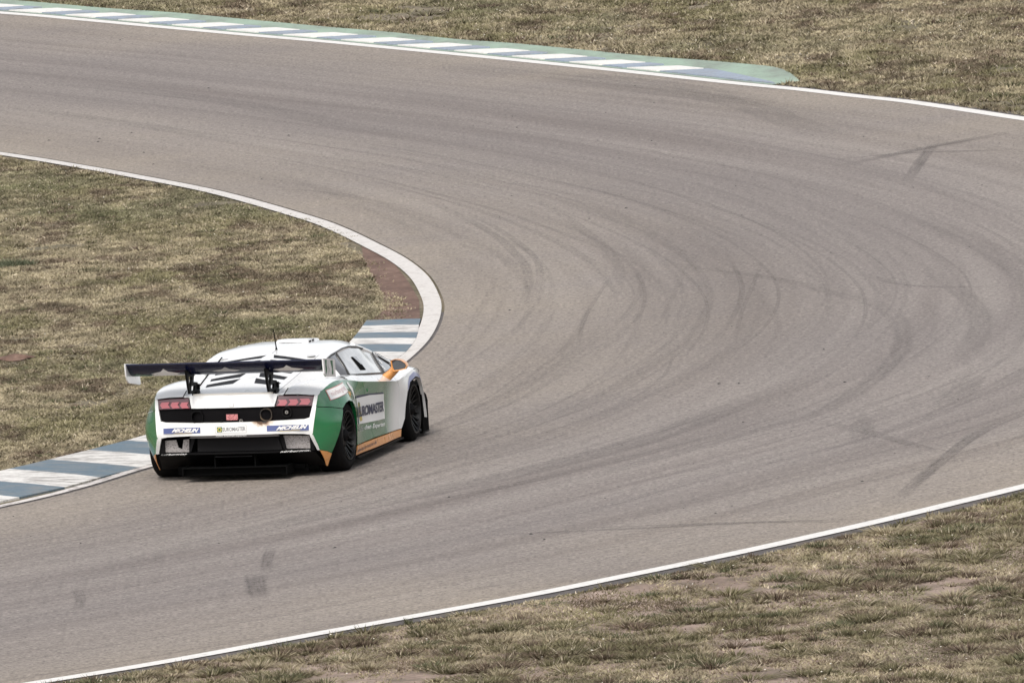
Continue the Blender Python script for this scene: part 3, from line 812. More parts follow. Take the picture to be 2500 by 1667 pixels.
fs = TPS([(-.538,.812,.835),(-.45,.845,.848),(-.2,.885,.862),(0,.895,.866),(.23,.88,.88),(.75,.805,.915),(1.4,.73,.935),(2.1,.66,.95),
(-.587,.706,.823),(-.664,.445,.795),(-.598,.278,.844),(-.431,.106,.853),(-.423,.225,.91),(-.40,.35,.965),(-.34,.52,1.005),(-.25,.645,1.0),
(-.45,.55,.945),(-.42,.70,.915),(-.2,.78,.94),(0,.79,.955),(0,.70,1.0),(-.13,.69,1.0),(.13,.68,1.0),(.25,.61,.99),(.34,.47,.98),(.36,.3,.968),(.36,.215,.965),
(.3,.78,.93),(.5,.65,.945),(.5,.45,.948),(.5,.3,.955),(.9,.68,.935),(.9,.45,.932),(.9,.22,.962),(1.5,.62,.932),(1.5,.42,.928),(1.5,.3,.94),(1.5,.2,.963),
(2.05,.5,.95),(2.05,.3,.958),(2.02,.18,.965),(2.2,.45,.972),(2.3,.58,.985),(2.56,.66,1.0),(2.56,.72,.975),(2.8,.6,.99),(3.0,.45,.96),(3.15,.3,.93),(3.2,.55,.86),(2.35,.68,.962),(2.95,.67,.93)])
_re = [(.798,.811,-.555),(.459,.829,-.637),(.431,.728,-.681),(.786,.715,-.593),(.765,.596,-.633),(.765,.433,-.65),(.81,.276,-.582),(.835,.812,-.538),(.823,.706,-.587),(.795,.445,-.664),(.844,.278,-.598),
(0,.85,-.668),(.4,.85,-.648),(0,.728,-.715),(0,.585,-.722),(0,.46,-.735),(.4,.585,-.70),(.4,.46,-.712),(0,.28,-.70),(.4,.28,-.68)]
gr = TPS(_re + [(-a, b, c) for a, b, c in _re if a > 0])
fg = TPS([(.95,1.06,.63),(1.2,1.075,.63),(1.44,1.075,.63),(1.8,1.04,.63),(.78,.865,.82),(1.4,.81,.828),(2.07,.75,.83),(2.6,.73,.80),(.64,1.035,.63),(.58,.86,.785),(1.95,1.01,.62),(2.4,.87,.70)])
def S(sg): return lambda u, v, o: np.stack([sg * (fs(u, v) + o), u, v], 1)
def G(sg): return lambda u, v, o: np.stack([sg * (fg(u, v) + o * .75), u, v + o * .66], 1)
REARF = lambda u, v, o: np.stack([u, gr(u, v) - o, v], 1)
COVER = lambda u, v, o: np.stack([u, v, .868 + .164 * (v + .55) - .06 * u ** 2 + o], 1)
def rear_in(depth): return lambda u, v, o: np.stack([u, gr(u, v) + depth - o, v], 1)
def mir(q): return [(-a, b) for a, b in q][::-1]
def crv(rows, y):
    r = np.array(rows, float); return np.stack([np.interp(y, r[:, 0], r[:, k]) for k in range(1, r.shape[1])], -1)

car = bpy.data.objects.new('race_car', None); COL.objects.link(car)
car.rotation_euler = (0, 0, -R(14.71698))
tag(car, 'white and green racing car with big rear wing and orange mirrors, beside the kerb', 'race car')

# ---- tail, bumper, lights
panel('tail_panel', [(-.431,.730),(.431,.730),(.459,.829),(.515,.838),(.41,.852),(0,.856),(-.41,.852),(-.515,.838),(-.459,.829)], REARF, M_WHITE, car, thick=.02)
half = [(.832,.812),(.823,.706),(.795,.445),(.844,.278),(.81,.276),(.758,.437),(.70,.447),(.434,.461)]
half2 = [(.4,.588),(.71,.592),(.762,.605),(.786,.715),(.800,.811)]
panel('rear_bumper', half + [(0,.462)] + mir(half) + mir(half2) + [(0,.586)] + half2, REARF, M_BUMP, car, thick=.03)
panel('rear_mesh_panel', [(-.79,.716),(-.43,.732),(.43,.732),(.79,.716),(.77,.60),(.71,.586),(0,.58),(-.71,.586),(-.77,.60)], rear_in(.03), M_GLOSSB, car)
for sg in (-1, 1):
    m = (lambda q: q) if sg > 0 else mir
    lamp = panel('tail_light', m([(.459,.833),(.798,.814),(.785,.717),(.433,.730)]), REARF, M_LENSD, car, thick=.03, off=-.004)
    for a, b in ((.462, .545), (.565, .65), (.67, .765)):
        panel('lens_segment', m([(a - .012,.734),(b - .02,.731 - .01 * (b - .5)),(b + .004,.758),(b - .012,.788),(a - .005,.790),(a + .012,.765)]), REARF, M_LENSP, lamp, thick=.006, off=.005)
    panel('lamp_seal', m([(.452,.838),(.802,.819),(.803,.8135),(.455,.8325)]), REARF, M_GAP, lamp, off=.001)
    panel('lamp_seal', m([(.424,.731),(.45,.833),(.459,.827),(.434,.730)]), REARF, M_GAP, lamp, off=.001)
def plate(name, quad, fld, m, off=.003, parent=None): return panel(name, quad, fld, m, parent or car, off=off, step=.06)
def ring_vf(rx, rz, y0, y1, k=20, wall=.75):
    V, F = [], []
    for q, y in ((1, y0), (1, y1), (wall, y1), (wall, y0 + .12)):
        for i in range(k):
            t = 2 * math.pi * i / k; c_, s_ = math.cos(t), math.sin(t)
            V.append((rx * q * math.copysign(abs(c_) ** .8, c_), y, rz * q * math.copysign(abs(s_) ** .8, s_)))
    for r in range(3):
        for i in range(k): F.append((r * k + i, r * k + (i + 1) % k, (r + 1) * k + (i + 1) % k, (r + 1) * k + i))
    F.append(tuple(3 * k + i for i in range(k)))
    return V, F
M_EXH = dirty('burnt_exhaust_steel', (.012, .010, .009), .5, .6, 9, tint=(.30, .2, .11))
for x in (-.36, .345):
    v, f = ring_vf(.062, .062, .02, -.012, wall=.86)
    q = mesh_obj('exhaust_pipe', v, f, M_EXH if x > 0 else M_BLACK, car, True, 40, (x, -.69, .648))
    if x > 0: q['label'] = 'scorched brown exhaust pipe, burn mark under it'
v, f = ring_vf(.05, .05, .02, -.012, wall=.8); q = mesh_obj('air_jack_socket', v, f, M_DARK, car, True, 40, (.546, -.65, .661))
v, f = ring_vf(.016, .016, .03, -.012, wall=.5); mesh_obj('valve', v, f, M_STEEL, q, True, 40, (0, 0, 0))
rl = boxes('rain_light', [(-.068, .06, -.71, -.675, .603, .671)], M_DARK, car, .004)
boxes('rain_lens', [(-.062, .054, -.716, -.709, .609, .665)], M_RAINL, rl)
for x in (-.105, .09):
    v, f = ring_vf(.016, .016, .02, -.01, wall=.6); mesh_obj('bolt', v, f, M_STEEL if x > 0 else M_DARK, car, True, 40, (x, -.705, .598))
plate('badge', [(-.026,.737),(.022,.737),(.022,.773),(-.026,.773)], REARF, M_SILVER, .004)
em = plate('badge_shield', [(-.012,.741),(.008,.741),(.013,.766),(-.017,.766)], REARF, M_WHITEP, .008)

# stickers on the bumper
def sticker(quad, fld, m, off=.003): return plate('sponsor_decal', quad, fld, m, off)
for sg, x0, x1 in ((-1, -.730, -.335), (1, .346, .757)):
    s_ = sticker([(x0,.483),(x1,.489),(x1,.545),(x0,.535)] if sg < 0 else [(x0,.489),(x1,.483),(x1,.536),(x0,.545)], REARF, M_BLUEP)
    a = x0 + .24 * (x1 - x0)
    text_on('lettering', 'MICHELIN', [(a + .012,.534),(x1 - .012,.537),(x1 - .026,.499),(a - .01,.496)], REARF, M_WHITEP, s_, .007, shear=.25, bold=.05)
    plate('underline', [(x0 + .1,.4835),(x1 - .09,.4865),(x1 - .09,.490),(x0 + .11,.4875)], REARF, M_YELP, .0065, s_)
s_ = sticker([(-.175,.482),(.139,.483),(.141,.557),(-.172,.553)], REARF, M_GREYP, .002)
plate('decal_field', [(-.171,.485),(.136,.486),(.137,.554),(-.168,.550)], REARF, M_WHITEP, .0045, s_)
def emblem(cx, cz, r, fld, par, off):
    e_ = plate('emblem', [(cx - r,cz - r),(cx + r,cz - r),(cx + r,cz + r),(cx - r,cz + r)], fld, M_GREENP, off, par)
    return e_
e_ = plate('emblem', [(-.160,.493),(-.106,.494),(-.106,.545),(-.160,.544)], REARF, M_GREENP, .006, s_)
def disc(cx, cz, r, n=14): return [(cx + r * math.cos(2 * math.pi * i / n), cz + r * math.sin(2 * math.pi * i / n)) for i in range(n)]
panel('emblem_ring', disc(-.133,.519,.022), REARF, M_YELP, s_, holes=[disc(-.133,.519,.013)], off=.008, step=.02)
text_on('lettering', 'EUROMASTER', [(-.100,.540),(.132,.543),(.132,.503),(-.100,.500)], REARF, simple('dark_grey_print', (.16, .165, .17), .5), s_, .007, bold=.02)
trim = panel('bumper_trim', [(-.46,.437),(.46,.437),(.44,.461),(0,.462),(-.44,.461)], rear_in(.012), simple('grey_trim', (.085, .078, .076), .5), car, thick=.02)
text_on('lettering', 'Reifen brauchen Experten', [(-.177,.4645),(.135,.4645),(.133,.443),(-.179,.443)], rear_in(.012), M_WHITEP, trim, .005, shear=.2, bold=.02)

# lower opening
def back(y): return lambda u, v, o: np.stack([u, np.full(len(u), y) - o, v], 1)
panel('bumper_recess', [(-.81,.26),(.81,.26),(.77,.45),(-.77,.45)], back(-.50), M_GAP, car, step=.3)
for sg in (-1, 1):
    m = (lambda q: q) if sg > 0 else mir
    if sg > 0: panel('mesh_grille', [(.495,.297),(.772,.294),(.732,.419),(.468,.43)], back(-.565), M_MESH, car, step=.1)
    else: panel('mesh_grille', [(-.505,.287),(-.766,.289),(-.75,.405),(-.628,.41),(-.61,.335),(-.572,.318),(-.555,.41),(-.497,.415)], back(-.565), M_MESH, car, step=.1)
    panel('recess_side', m([(.468,.43),(.495,.29),(.475,.29),(.42,.44)]), back(-.60), M_DARK, car, step=.2, thick=.05)
    boxes('recess_frame', [(sg * .765 - .02, sg * .765 + .02, -.6, -.5, .275, .43)], M_BLACK, car)
panel('centre_panel', [(-.40,.292),(.465,.292),(.425,.437),(-.395,.43)], back(-.62), M_DARK, car, step=.3, thick=.02)
# splitter shelf below the opening, with its lettering
shelf = panel('diffuser_shelf', [(-.81,.258),(-.47,.268),(0,.272),(.47,.268),(.81,.258),(.80,.276),(.47,.284),(0,.288),(-.47,.284),(-.80,.276)], lambda u, v, o: np.stack([u, -.70 + .17 * (np.abs(u) / .8) ** 2 - o, v], 1), M_BLACK, car, thick=.12)
SHF = lambda u, v, o: np.stack([u, -.70 + .17 * (np.abs(u) / .8) ** 2 - o, v], 1)
text_on('lettering', 'nürburgring', [(-.79,.278),(-.50,.288),(-.515,.262),(-.805,.252)], SHF, M_WHITEP, shelf, .012, shear=.25, bold=.02, spacing=1.15)
text_on('lettering', 'nürburgring', [(.462,.289),(.765,.286),(.75,.260),(.447,.263)], SHF, M_WHITEP, shelf, .012, shear=.25, bold=.02, spacing=1.15)
# diffuser
def dif(u, v, o): return np.stack([u, -.62 + (.262 - v) * 1.5 - o, v], 1)
dfs = panel('diffuser', [(-.80,.262),(.80,.262),(.84,.105),(-.84,.105)], dif, M_BLACK, car, step=.2, thick=.01)
for x in (-.225, .185): boxes('fin', [(x - .006, x + .006, -.64, -.35, .10, .262)], M_GAP, dfs)
boxes('cross_bar', [(-.21, .165, -.672, -.652, .240, .248)], M_DARK, dfs)
lip = boxes('diffuser_lip', [(-.53, .53, -.745, -.69, .138, .146)], M_GAP, car, .002)
boxes('undertray', [(-.53, .53, -.68, -.30, .055, .135)], M_GAP, car)
boxes('rear_closing_panel', [(-.665, .665, -.42, -.37, .045, .24)], M_GAP, car)
for x in (-.53, .53): boxes('end_plate', [(x - .006, x + .006, -.745, -.5, .06, .15)], M_GAP, lip)
boxes('lower_plate', [(-.46, .46, -.70, -.55, .07, .078)], M_GAP, dfs)
for x in (-.3, 0, .3): boxes('lip_stay', [(x - .01, x + .01, -.70, -.45, .13, .138)], M_GAP, lip)

# ---- flanks
arch = [(.362,.215),(.355,.34),(.325,.48),(.24,.60),(.13,.672),(0,.70),(-.13,.688),(-.25,.645)]
cre = [(-.538,.812),(-.45,.845),(-.33,.869),(-.2,.885),(-.08,.893),(0,.895),(.1,.891),(.23,.88),(.4,.858),(.6,.829),(.75,.805)]
door_r = [(.826,.795),(.85,.71),(.855,.66),(.90,.47),(.965,.29),(1.01,.215)]
farch = [(2.05,.185),(2.09,.21),(2.17,.275),(2.23,.42),(2.285,.53),(2.39,.615),(2.56,.655),(2.73,.62),(2.85,.53),(2.92,.40),(2.95,.2)]
for sg in (-1, 1):
    F_ = S(sg)
    panel('rear_quarter_panel', cre + [(.822,.795)] + [(a - .006, b) for a, b in door_r[1:]] + arch[:-1] + [(-.25,.648),(-.42,.684),(-.587,.708)], F_, M_SIDE, car, thick=.035)
    panel('bumper_corner', [(-.587,.701),(-.63,.58),(-.664,.445),(-.625,.35),(-.598,.280),(-.50,.256),(-.423,.228),(-.40,.35),(-.34,.52),(-.25,.640),(-.42,.677)], F_, M_SIDE, car, thick=.006)
    panel('bumper_tip', [(-.598,.276),(-.431,.106),(-.409,.10),(-.421,.223),(-.50,.252)], F_, M_ORANGE, car, thick=.006, off=.002)
    dr = panel('door', [(.83,.795),(1.1,.766),(1.4,.73),(1.75,.695),(2.058,.664),(2.09,.60),(2.102,.567),(2.078,.42),(2.03,.27),(1.99,.19)] + door_r[::-1][0:5] , F_, M_SIDE, car, thick=.03)
    panel('handle', [(.94,.712),(1.07,.70),(1.075,.672),(.945,.682)], F_, M_SIDE, dr, off=.006, thick=.01)
    panel('front_fender', [(2.064,.664),(2.3,.69),(2.56,.725),(2.8,.71),(3.0,.66),(3.2,.55),(3.22,.3),(3.2,.2),(2.96,.2)] + farch[::-1][1:] + [(1.996,.19),(2.036,.27),(2.084,.42),(2.108,.567),(2.096,.60)], F_, M_SIDE, car, thick=.035)
    panel('arch_lip', [(2.285,.535),(2.39,.617),(2.56,.657),(2.73,.622),(2.85,.53),(2.90,.53),(2.76,.66),(2.56,.702),(2.42,.672),(2.33,.61)], F_, simple('lavender_arch_print', (.22, .235, .36), .3, coat=.4), car, off=.004)
    panel('side_skirt', [(.355,.208),(1.0,.203),(2.03,.181),(1.985,.116),(.24,.122)], F_, M_ORANGE, car, thick=.03, off=.006)
    boxes('sill_plate', [(sg * .955 - .045, sg * .955 + .045, .25, 2.0, .092, .108)], M_BLACK, car)
    boxes('wheel_arch_liner', [(sg * .80 - .12, sg * .80 + .12, -.30, -.28, .25, .62), (sg * .80 - .13, sg * .80 + .13, -.3, .36, .66, .675)], M_GAP, car)
    boxes('wheel_arch_liner', [(sg * .80 - .13, sg * .80 + .13, 2.98, 3.0, .08, .52), (sg * .80 - .13, sg * .80 + .13, 2.25, 2.95, .62, .635)], M_GAP, car)
    # bumper end ahead of the front wheel and the dive planes on it
    prism('dive_plane', [(2.90,.06),(3.12,.06),(3.115,.30),(3.125,.35),(3.07,.42),(2.97,.46),(2.90,.50)], sg * .955 - .012, sg * .955 + .012, M_GAP, car)
    # shoulder between flank and window
    yy = np.linspace(.40, 2.1, 24)
    belt = [(.38,.80,.90),(.55,.806,.888),(.78,.824,.867),(1.4,.832,.805),(2.1,.834,.742)]
    crx = [(.38,.893,.861),(.75,.915,.805),(1.4,.935,.732),(2.06,.949,.664),(2.1,.952,.668)]
    Bc = np.concatenate([yy[:, None] * 0, yy[:, None], yy[:, None] * 0], 1); b2, c2 = crv(belt, yy), crv(crx, yy)
    A_ = np.stack([sg * b2[:, 0], yy, b2[:, 1]], 1); B_ = np.stack([sg * c2[:, 0], yy, c2[:, 1]], 1)
    strip('door_shoulder', A_, B_, M_WHITE, car, 24, 5, .012, 2, flip=sg < 0)
    # top of the rear fender
    yA = np.linspace(-.635, .80, 26); yB = np.linspace(-.54, .80, 26)
    cr1 = [(-.635,.515,.838),(-.48,.518,.885),(-.33,.555,.910),(.04,.60,.915),(.4,.66,.902),(.6,.74,.888),(.80,.824,.866)]
    cr2 = [(y_, float(fs(np.array([y_]), np.array([z_]))[0]), z_) for y_, z_ in cre] + [(.80,.917,.80)]
    a2, c2 = crv(cr1, yA), crv(cr2, yB)
    A_ = np.stack([sg * a2[:, 0], yA, a2[:, 1]], 1); B_ = np.stack([sg * c2[:, 0], yB, c2[:, 1]], 1)
    strip('rear_fender', A_, B_, M_WHITE, car, 40, 8, .022, 2, flip=sg < 0, ease=9)
    W_ = [(.415,-.645,.845),(.455,-.45,.845),(.50,-.2,.858),(.55,.1,.872),(.64,.38,.885),(.73,.54,.878)]
    W3 = np.array([(sg * x, y, z) for x, y, z in W_])
    ycr = np.linspace(-.635, .58, 24); a3 = crv(cr1, ycr); A3 = np.stack([sg * a3[:, 0], ycr, a3[:, 1]], 1)
    strip('deck_side', W3, A3, M_WHITE, car, 24, 4, -.01, 2, flip=sg < 0)
    E_ = np.array([(sg * x, y, z) for x, y, z in ((.412,-.645,.848),(.432,-.45,.872),(.45,-.265,.902),(.476,.16,.970),(.491,.549,1.034),(.50,.80,1.074),(.63,.95,1.073))])
    W4 = np.array(list(W3) + [(sg * .785, .575, .868), (sg * .70, .61, .96), (sg * .632, .64, 1.042), (sg * .63, .80, 1.063), (sg * .632, .95, 1.073)])
    strip('sail_panel', E_, W4, M_WHITE, car, 36, 6, .006, 2, flip=sg < 0)
    tube('deck_seam', [(sg * (x - .004), y, z + (.004 if sg < 0 else -.004)) for x, y, z in ((.412,-.64,.853),(.432,-.45,.874),(.45,-.265,.903),(.476,.16,.971),(.491,.549,1.035),(.50,.78,1.072))], .0065 if sg < 0 else .0035, M_GAP, car)
    tube('fender_seam', [(sg * x, y, z) for x, y, z in ((.516,-.645,.836),(.518,-.56,.862),(.519,-.485,.886))], .0045, M_GAP, car)
    tube('fender_edge', [(sg * x, y, z) for x, y, z in ((.515,-.643,.838),(.65,-.612,.834),(.80,-.562,.815))], .004, M_GAP, car)
    # windows
    g_ = G(sg)
    q_ = panel('quarter_window', [(.644,1.042),(.813,1.062),(.945,1.068),(.735,.868),(.60,.872),(.60,.93)], g_, M_QWIN, car, thick=.01)
    for k_, (p0, p1) in enumerate((((.56,.995),(.66,.90)), ((.55,.96),(.64,.88)))):
        pass
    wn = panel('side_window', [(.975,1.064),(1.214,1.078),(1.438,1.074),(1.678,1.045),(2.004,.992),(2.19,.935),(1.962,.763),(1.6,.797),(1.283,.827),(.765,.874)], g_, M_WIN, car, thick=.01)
    panel('vent_opening', [(1.265,.996),(1.437,.981),(1.437,.847),(1.235,.867)], g_, M_GAP, wn, off=.004)
    panel('vent_flap', [(1.315,.990),(1.437,.981),(1.437,.90),(1.39,.905)], g_, simple('smoked_flap', (.14, .14, .145), .2, coat=1.0), wn, off=.008)
    tw = panel('front_quarter_window', [(2.215,.928),(2.46,.80),(2.44,.758),(2.0,.760)], g_, M_QWIN, car, thick=.01)
    def gl(pts, o=.006): 
        a_ = np.array(pts); return [tuple(p) for p in g_(a_[:, 0], a_[:, 1], o)]
    tube('window_trim', gl([(.56,.985),(.644,1.046),(.813,1.067),(.975,1.073),(1.214,1.086),(1.438,1.082),(1.678,1.053),(2.004,1.0),(2.22,.937),(2.5,.80)], .004 if sg > 0 else -.022), .010, M_LIGHTP, car)
    tube('window_trim', gl([(.975,1.066),(.87,.965),(.75,.872)]), .009, M_LIGHTP, car)
    tube('window_trim', gl([(2.2,.937),(2.08,.85),(1.972,.756)]), .012, M_LIGHTP, car)
    tube('window_trim', gl([(.755,.870),(1.283,.822),(1.962,.757),(2.45,.752)]), .006, M_LIGHTP, car)
    if sg > 0:
        for (cy, cz) in ((2.232,.842), (2.145,.79)):
            panel('marking', [(cy - .03,cz + .02),(cy + .03,cz + .015),(cy + .028,cz - .018),(cy - .03,cz - .014)], g_, M_WHITEP, tw, holes=[[(cy - .012,cz + .01),(cy + .012,cz + .008),(cy + .01,cz - .008),(cy - .012,cz - .005)]], off=.004, step=.02)
    # A pillar
    tube('windscreen_pillar', [(sg * x, y, z) for x, y, z in ((.585,1.75,1.062),(.595,1.93,1.02),(.63,2.15,.955),(.71,2.5,.82),(.765,2.72,.742))], .030, M_WHITE, car)
    # mirrors
    mr = strip('door_mirror', [(sg * x, y, z) for x, y, z in ((.862,1.80,.738),(.93,1.82,.79),(.972,1.80,.835))], [(sg * x, y, z) for x, y, z in ((.918,1.86,.70),(.972,1.86,.748),(1.03,1.84,.80))], M_ORANGE, car, 8, 2, .0, 2)
    md = mr.modifiers.new('thickness', 'SOLIDIFY'); md.thickness = .05; md.offset = 0
    # housing: rounded shell open to the rear, with the glass inside
    prof = [(.965,.898),(1.01,.913),(1.07,.902),(1.115,.872),(1.133,.838),(1.115,.812),(1.075,.803),(1.03,.795),(.985,.793),(.972,.83)]
    V, F = [], []; n = len(prof); cx_, cz_ = 1.05, .853
    for q, y in ((.86, 1.785), (1.0, 1.77), (1.03, 1.80), (.95, 1.87), (.7, 1.93), (.3, 1.955)):
        for x, z in prof: V.append((sg * (cx_ + (x - cx_) * q), y, cz_ + (z - cz_) * q))
    for r in range(5):
        for i in range(n): F.append((r * n + i, r * n + (i + 1) % n, (r + 1) * n + (i + 1) % n, (r + 1) * n + i))
    F.append(tuple(5 * n + i for i in range(n)))
    hs_ = mesh_obj('mirror_housing', V, F, M_ORANGE, mr, True, 50)
    mesh_obj('mirror_glass', [(sg * (cx_ + (x - cx_) * .87), 1.790, cz_ + (z - cz_) * .87) for x, z in prof], [tuple(range(n)) if sg > 0 else tuple(range(n))[::-1]], simple('mirror_glass', (.03, .035, .04), .08, coat=1.0), mr)

# ---- flank writing, right-hand side
F_ = S(1)
s_ = sticker([(.452,.668),(1.0,.640),(1.57,.590),(1.545,.345),(1.0,.376),(.52,.405)], F_, M_WHITEP, .004)
plate('decal_band', [(.455,.692),(1.0,.655),(1.565,.607),(1.569,.592),(1.0,.642),(.452,.670)], F_, M_NAVYP, .0045, s_)
plate('emblem', [(.50,.62),(.60,.61),(.665,.43),(.58,.425),(.545,.45)], F_, M_YELP, .007, s_)
plate('emblem', [(.52,.625),(.575,.618),(.615,.47),(.59,.47)], F_, M_GREENP, .009, s_)
text_on('lettering', 'EUROMASTER', [(.50,.578),(1.548,.522),(1.53,.421),(.50,.475)], F_, M_NAVYP, s_, .011, bold=.03, spacing=.92)
s_ = plate('sponsor_decal', [(.48,.383),(.49,.383),(.49,.378),(.48,.378)], F_, M_SIDE, .003)
text_on('lettering', 'Reifen', [(.49,.385),(.69,.372),(.665,.325),(.475,.337)], F_, M_GREYP, s_, .007, shear=.25)
text_on('lettering', 'chen Experten', [(.72,.373),(1.51,.318),(1.46,.268),(.70,.318)], F_, M_WHITEP, s_, .007, shear=.25, bold=.02)
s_ = sticker([(-.387,.741),(.152,.773),(.173,.862),(-.38,.845)], F_, M_REDP, .003)
plate('decal_field', [(-.374,.748),(.142,.778),(.162,.856),(-.368,.839)], F_, M_WHITEP, .006, s_)
text_on('lettering', 'nürburgring', [(-.32,.825),(.115,.845),(.10,.79),(-.325,.765)], F_, M_PINKP, s_, .009, bold=.01)
plate('sponsor_decal', [(.30,.845),(.345,.845),(.425,.775),(.40,.70),(.355,.645),(.35,.70),(.345,.76),(.315,.79)], F_, M_WHITEP, .004)
SK = lambda u, v, o: np.stack([fs(u, v) + .006 + o, u, v], 1)
s_ = plate('sponsor_decal', [(.30,.150),(.31,.150),(.31,.148),(.30,.148)], SK, M_ORANGE, .002)
text_on('lettering', 'www.euromaster.de', [(.325,.180),(1.05,.190),(1.03,.153),(.303,.143)], SK, M_NAVYP, s_, .004, shear=.1)

# ---- engine cover with louvres
slots = []
for k_ in range(5):
    dy = -.212 * k_; wx = -.012 * k_
    o_ = [(.036 + .01 * k_, .80 + dy), (.43 + wx, .625 + dy), (.42 + wx - .005, .555 - .222 * k_), (.065 + .011 * k_, .678 - .2305 * k_)]
    if k_ == 1: o_ = [(.046, .625), (.418, .505), (.41, .37), (.076, .44)]
    slots += [o_, mir(o_)]
cv = panel('engine_cover', [(-.408,-.645),(.408,-.645),(.428,-.45),(.446,-.265),(.472,.16),(.487,.549),(.495,.80),(0,.84),(-.495,.80),(-.487,.549),(-.472,.16),(-.446,-.265),(-.428,-.45)], COVER, M_WHITE, car, holes=slots, thick=.002, step=.06)
for s__ in slots:
    c_ = np.mean(s__, 0); big = [tuple(c_ + (np.array(p) - c_) * 1.12) for p in s__]
    panel('louvre', big, COVER, M_BMESH, cv, off=-.004, step=.1)
panel('cover_lip', [(-.408,.853),(.408,.853),(.408,.868),(0,.872),(-.408,.868)], lambda u, v, o: np.stack([u, -.652 - .018 * (1 - (u / .41) ** 2) - o, v], 1), simple('cream_lip_paint', (.66, .63, .575), .35, coat=.4), car, thick=.01)
for x in (-.446, .446):
    v, f = ring_vf(.05, .012, 0, 0, 16)
    V = [(math.cos(2 * math.pi * i / 16) * .042, math.sin(2 * math.pi * i / 16) * .05, z) for z in (0, .006) for i in range(16)]
    F = [tuple(16 + i for i in range(16))] + [(i, (i + 1) % 16, (i + 1) % 16 + 16, i + 16) for i in range(16)]
    mesh_obj('filler_cap', V, F, M_SILVER, car, False, None, (x, .738, 1.068))

# ---- roof, windscreen, bonnet, nose
roofh = TPS([(0,.80,1.088),(0,1.0,1.112),(0,1.25,1.128),(0,1.5,1.132),(0,1.8,1.118),(0,2.06,1.085),(.35,.80,1.085),(.35,1.2,1.122),(.35,1.6,1.124),(.35,2.0,1.09),(.5,.80,1.074),(.5,1.2,1.11),(.5,1.6,1.112),(.5,1.95,1.08),
             (.63,.66,1.045),(.632,.95,1.073),(.632,1.2,1.086),(.632,1.44,1.085),(.625,1.8,1.05),(.60,1.98,1.02)] +
            [(-a, b, c) for a, b, c in [(.35,.80,1.085),(.35,1.2,1.122),(.35,1.6,1.124),(.35,2.0,1.09),(.5,.80,1.074),(.5,1.2,1.11),(.5,1.6,1.112),(.5,1.95,1.08),(.63,.66,1.045),(.632,.95,1.073),(.632,1.2,1.086),(.632,1.44,1.085),(.625,1.8,1.05),(.60,1.98,1.02)]])
ROOF = lambda u, v, o: np.stack([u, v, roofh(u, v) + o], 1)
rh = [(.502,.80),(.63,.95),(.634,1.2),(.634,1.44),(.63,1.8),(.60,1.98),(.35,2.04)]
panel('roof', rh + [(0,2.06)] + mir(rh) + [(0,.842)], ROOF, M_WHITE, car, thick=.02, step=.08)
sc_ = [(0,1.52,1.136),(.12,1.53,1.160),(.165,1.62,1.166),(.17,1.95,1.163)]
V, F = [], []
rows = [(1.50, .13, .008), (1.54, .165, .026), (1.62, .175, .034), (1.86, .185, .032), (1.93, .185, .028)]
for y, w, h in rows:
    for x, hh in ((-w, 0), (-w * .93, .85), (-w * .6, 1), (0, 1.05), (w * .6, 1), (w * .93, .85), (w, 0)):
        V.append((x + .02, y, float(roofh(np.array([x + .02]), np.array([y]))[0]) - .004 + h * hh))
for r in range(len(rows) - 1):
    for i in range(6): F.append((r * 7 + i, r * 7 + i + 1, (r + 1) * 7 + i + 1, (r + 1) * 7 + i))
rs = mesh_obj('roof_scoop', V, F, M_WHITE, car, True, 50)
for y_ in (1.57, 1.68): boxes('scoop_vent', [(.190, .199, y_, y_ + .06, 1.128, 1.142)], M_DARK, rs)
tube('antenna', [(0,1.03,1.115),(0,1.028,1.135)], .013, M_DARK, car, 10, .008)
tube('antenna', [(0,1.028,1.133),(-.004,1.012,1.22),(-.012,.995,1.325)], .0075, M_GAP, car, 6, .005)
tube('roof_seam', [(0,.86,1.098),(0,.95,1.108),(0,1.02,1.116)], .002, M_GREYP, car, 6)
strip('windscreen', [(-.60,1.98,1.02),(-.35,2.04,1.082),(0,2.06,1.085),(.35,2.04,1.082),(.60,1.98,1.02)], [(-.76,2.70,.765),(-.4,2.86,.792),(0,2.90,.80),(.4,2.86,.792),(.76,2.70,.765)], M_SCREEN, car, 17, 8, .025)
bon = TPS([(0,2.88,.80),(0,3.2,.72),(0,3.5,.56),(.4,2.84,.79),(.4,3.2,.71),(.4,3.48,.55),(.76,2.68,.765),(.80,2.56,.775),(.80,2.3,.745),(.835,2.08,.742),(.80,2.9,.74),(.78,3.2,.64),(.72,3.42,.52),(.95,2.1,.668),(.96,2.35,.69),(.972,2.56,.725),(.96,2.8,.71),(.92,3.0,.665),(.86,3.2,.55),
           (-.4,2.84,.79),(-.4,3.2,.71),(-.4,3.48,.55)] + [(-a, b, c) for a, b, c in [(.76,2.68,.765),(.80,2.56,.775),(.80,2.3,.745),(.835,2.08,.742),(.80,2.9,.74),(.78,3.2,.64),(.72,3.42,.52),(.95,2.1,.668),(.96,2.35,.69),(.972,2.56,.725),(.96,2.8,.71),(.92,3.0,.665),(.86,3.2,.55)]])
BON = lambda u, v, o: np.stack([u, v, bon(u, v) + o], 1)
bh = [(.835,2.09),(.951,2.09),(.962,2.3),(.974,2.56),(.962,2.8),(.93,3.0),(.86,3.2),(.72,3.42),(.4,3.48)]
panel('bonnet', bh + [(0,3.5)] + mir(bh) + [(-.775,2.69),(-.4,2.86),(0,2.90),(.4,2.86),(.775,2.69)], BON, M_WHITE, car, step=.1)
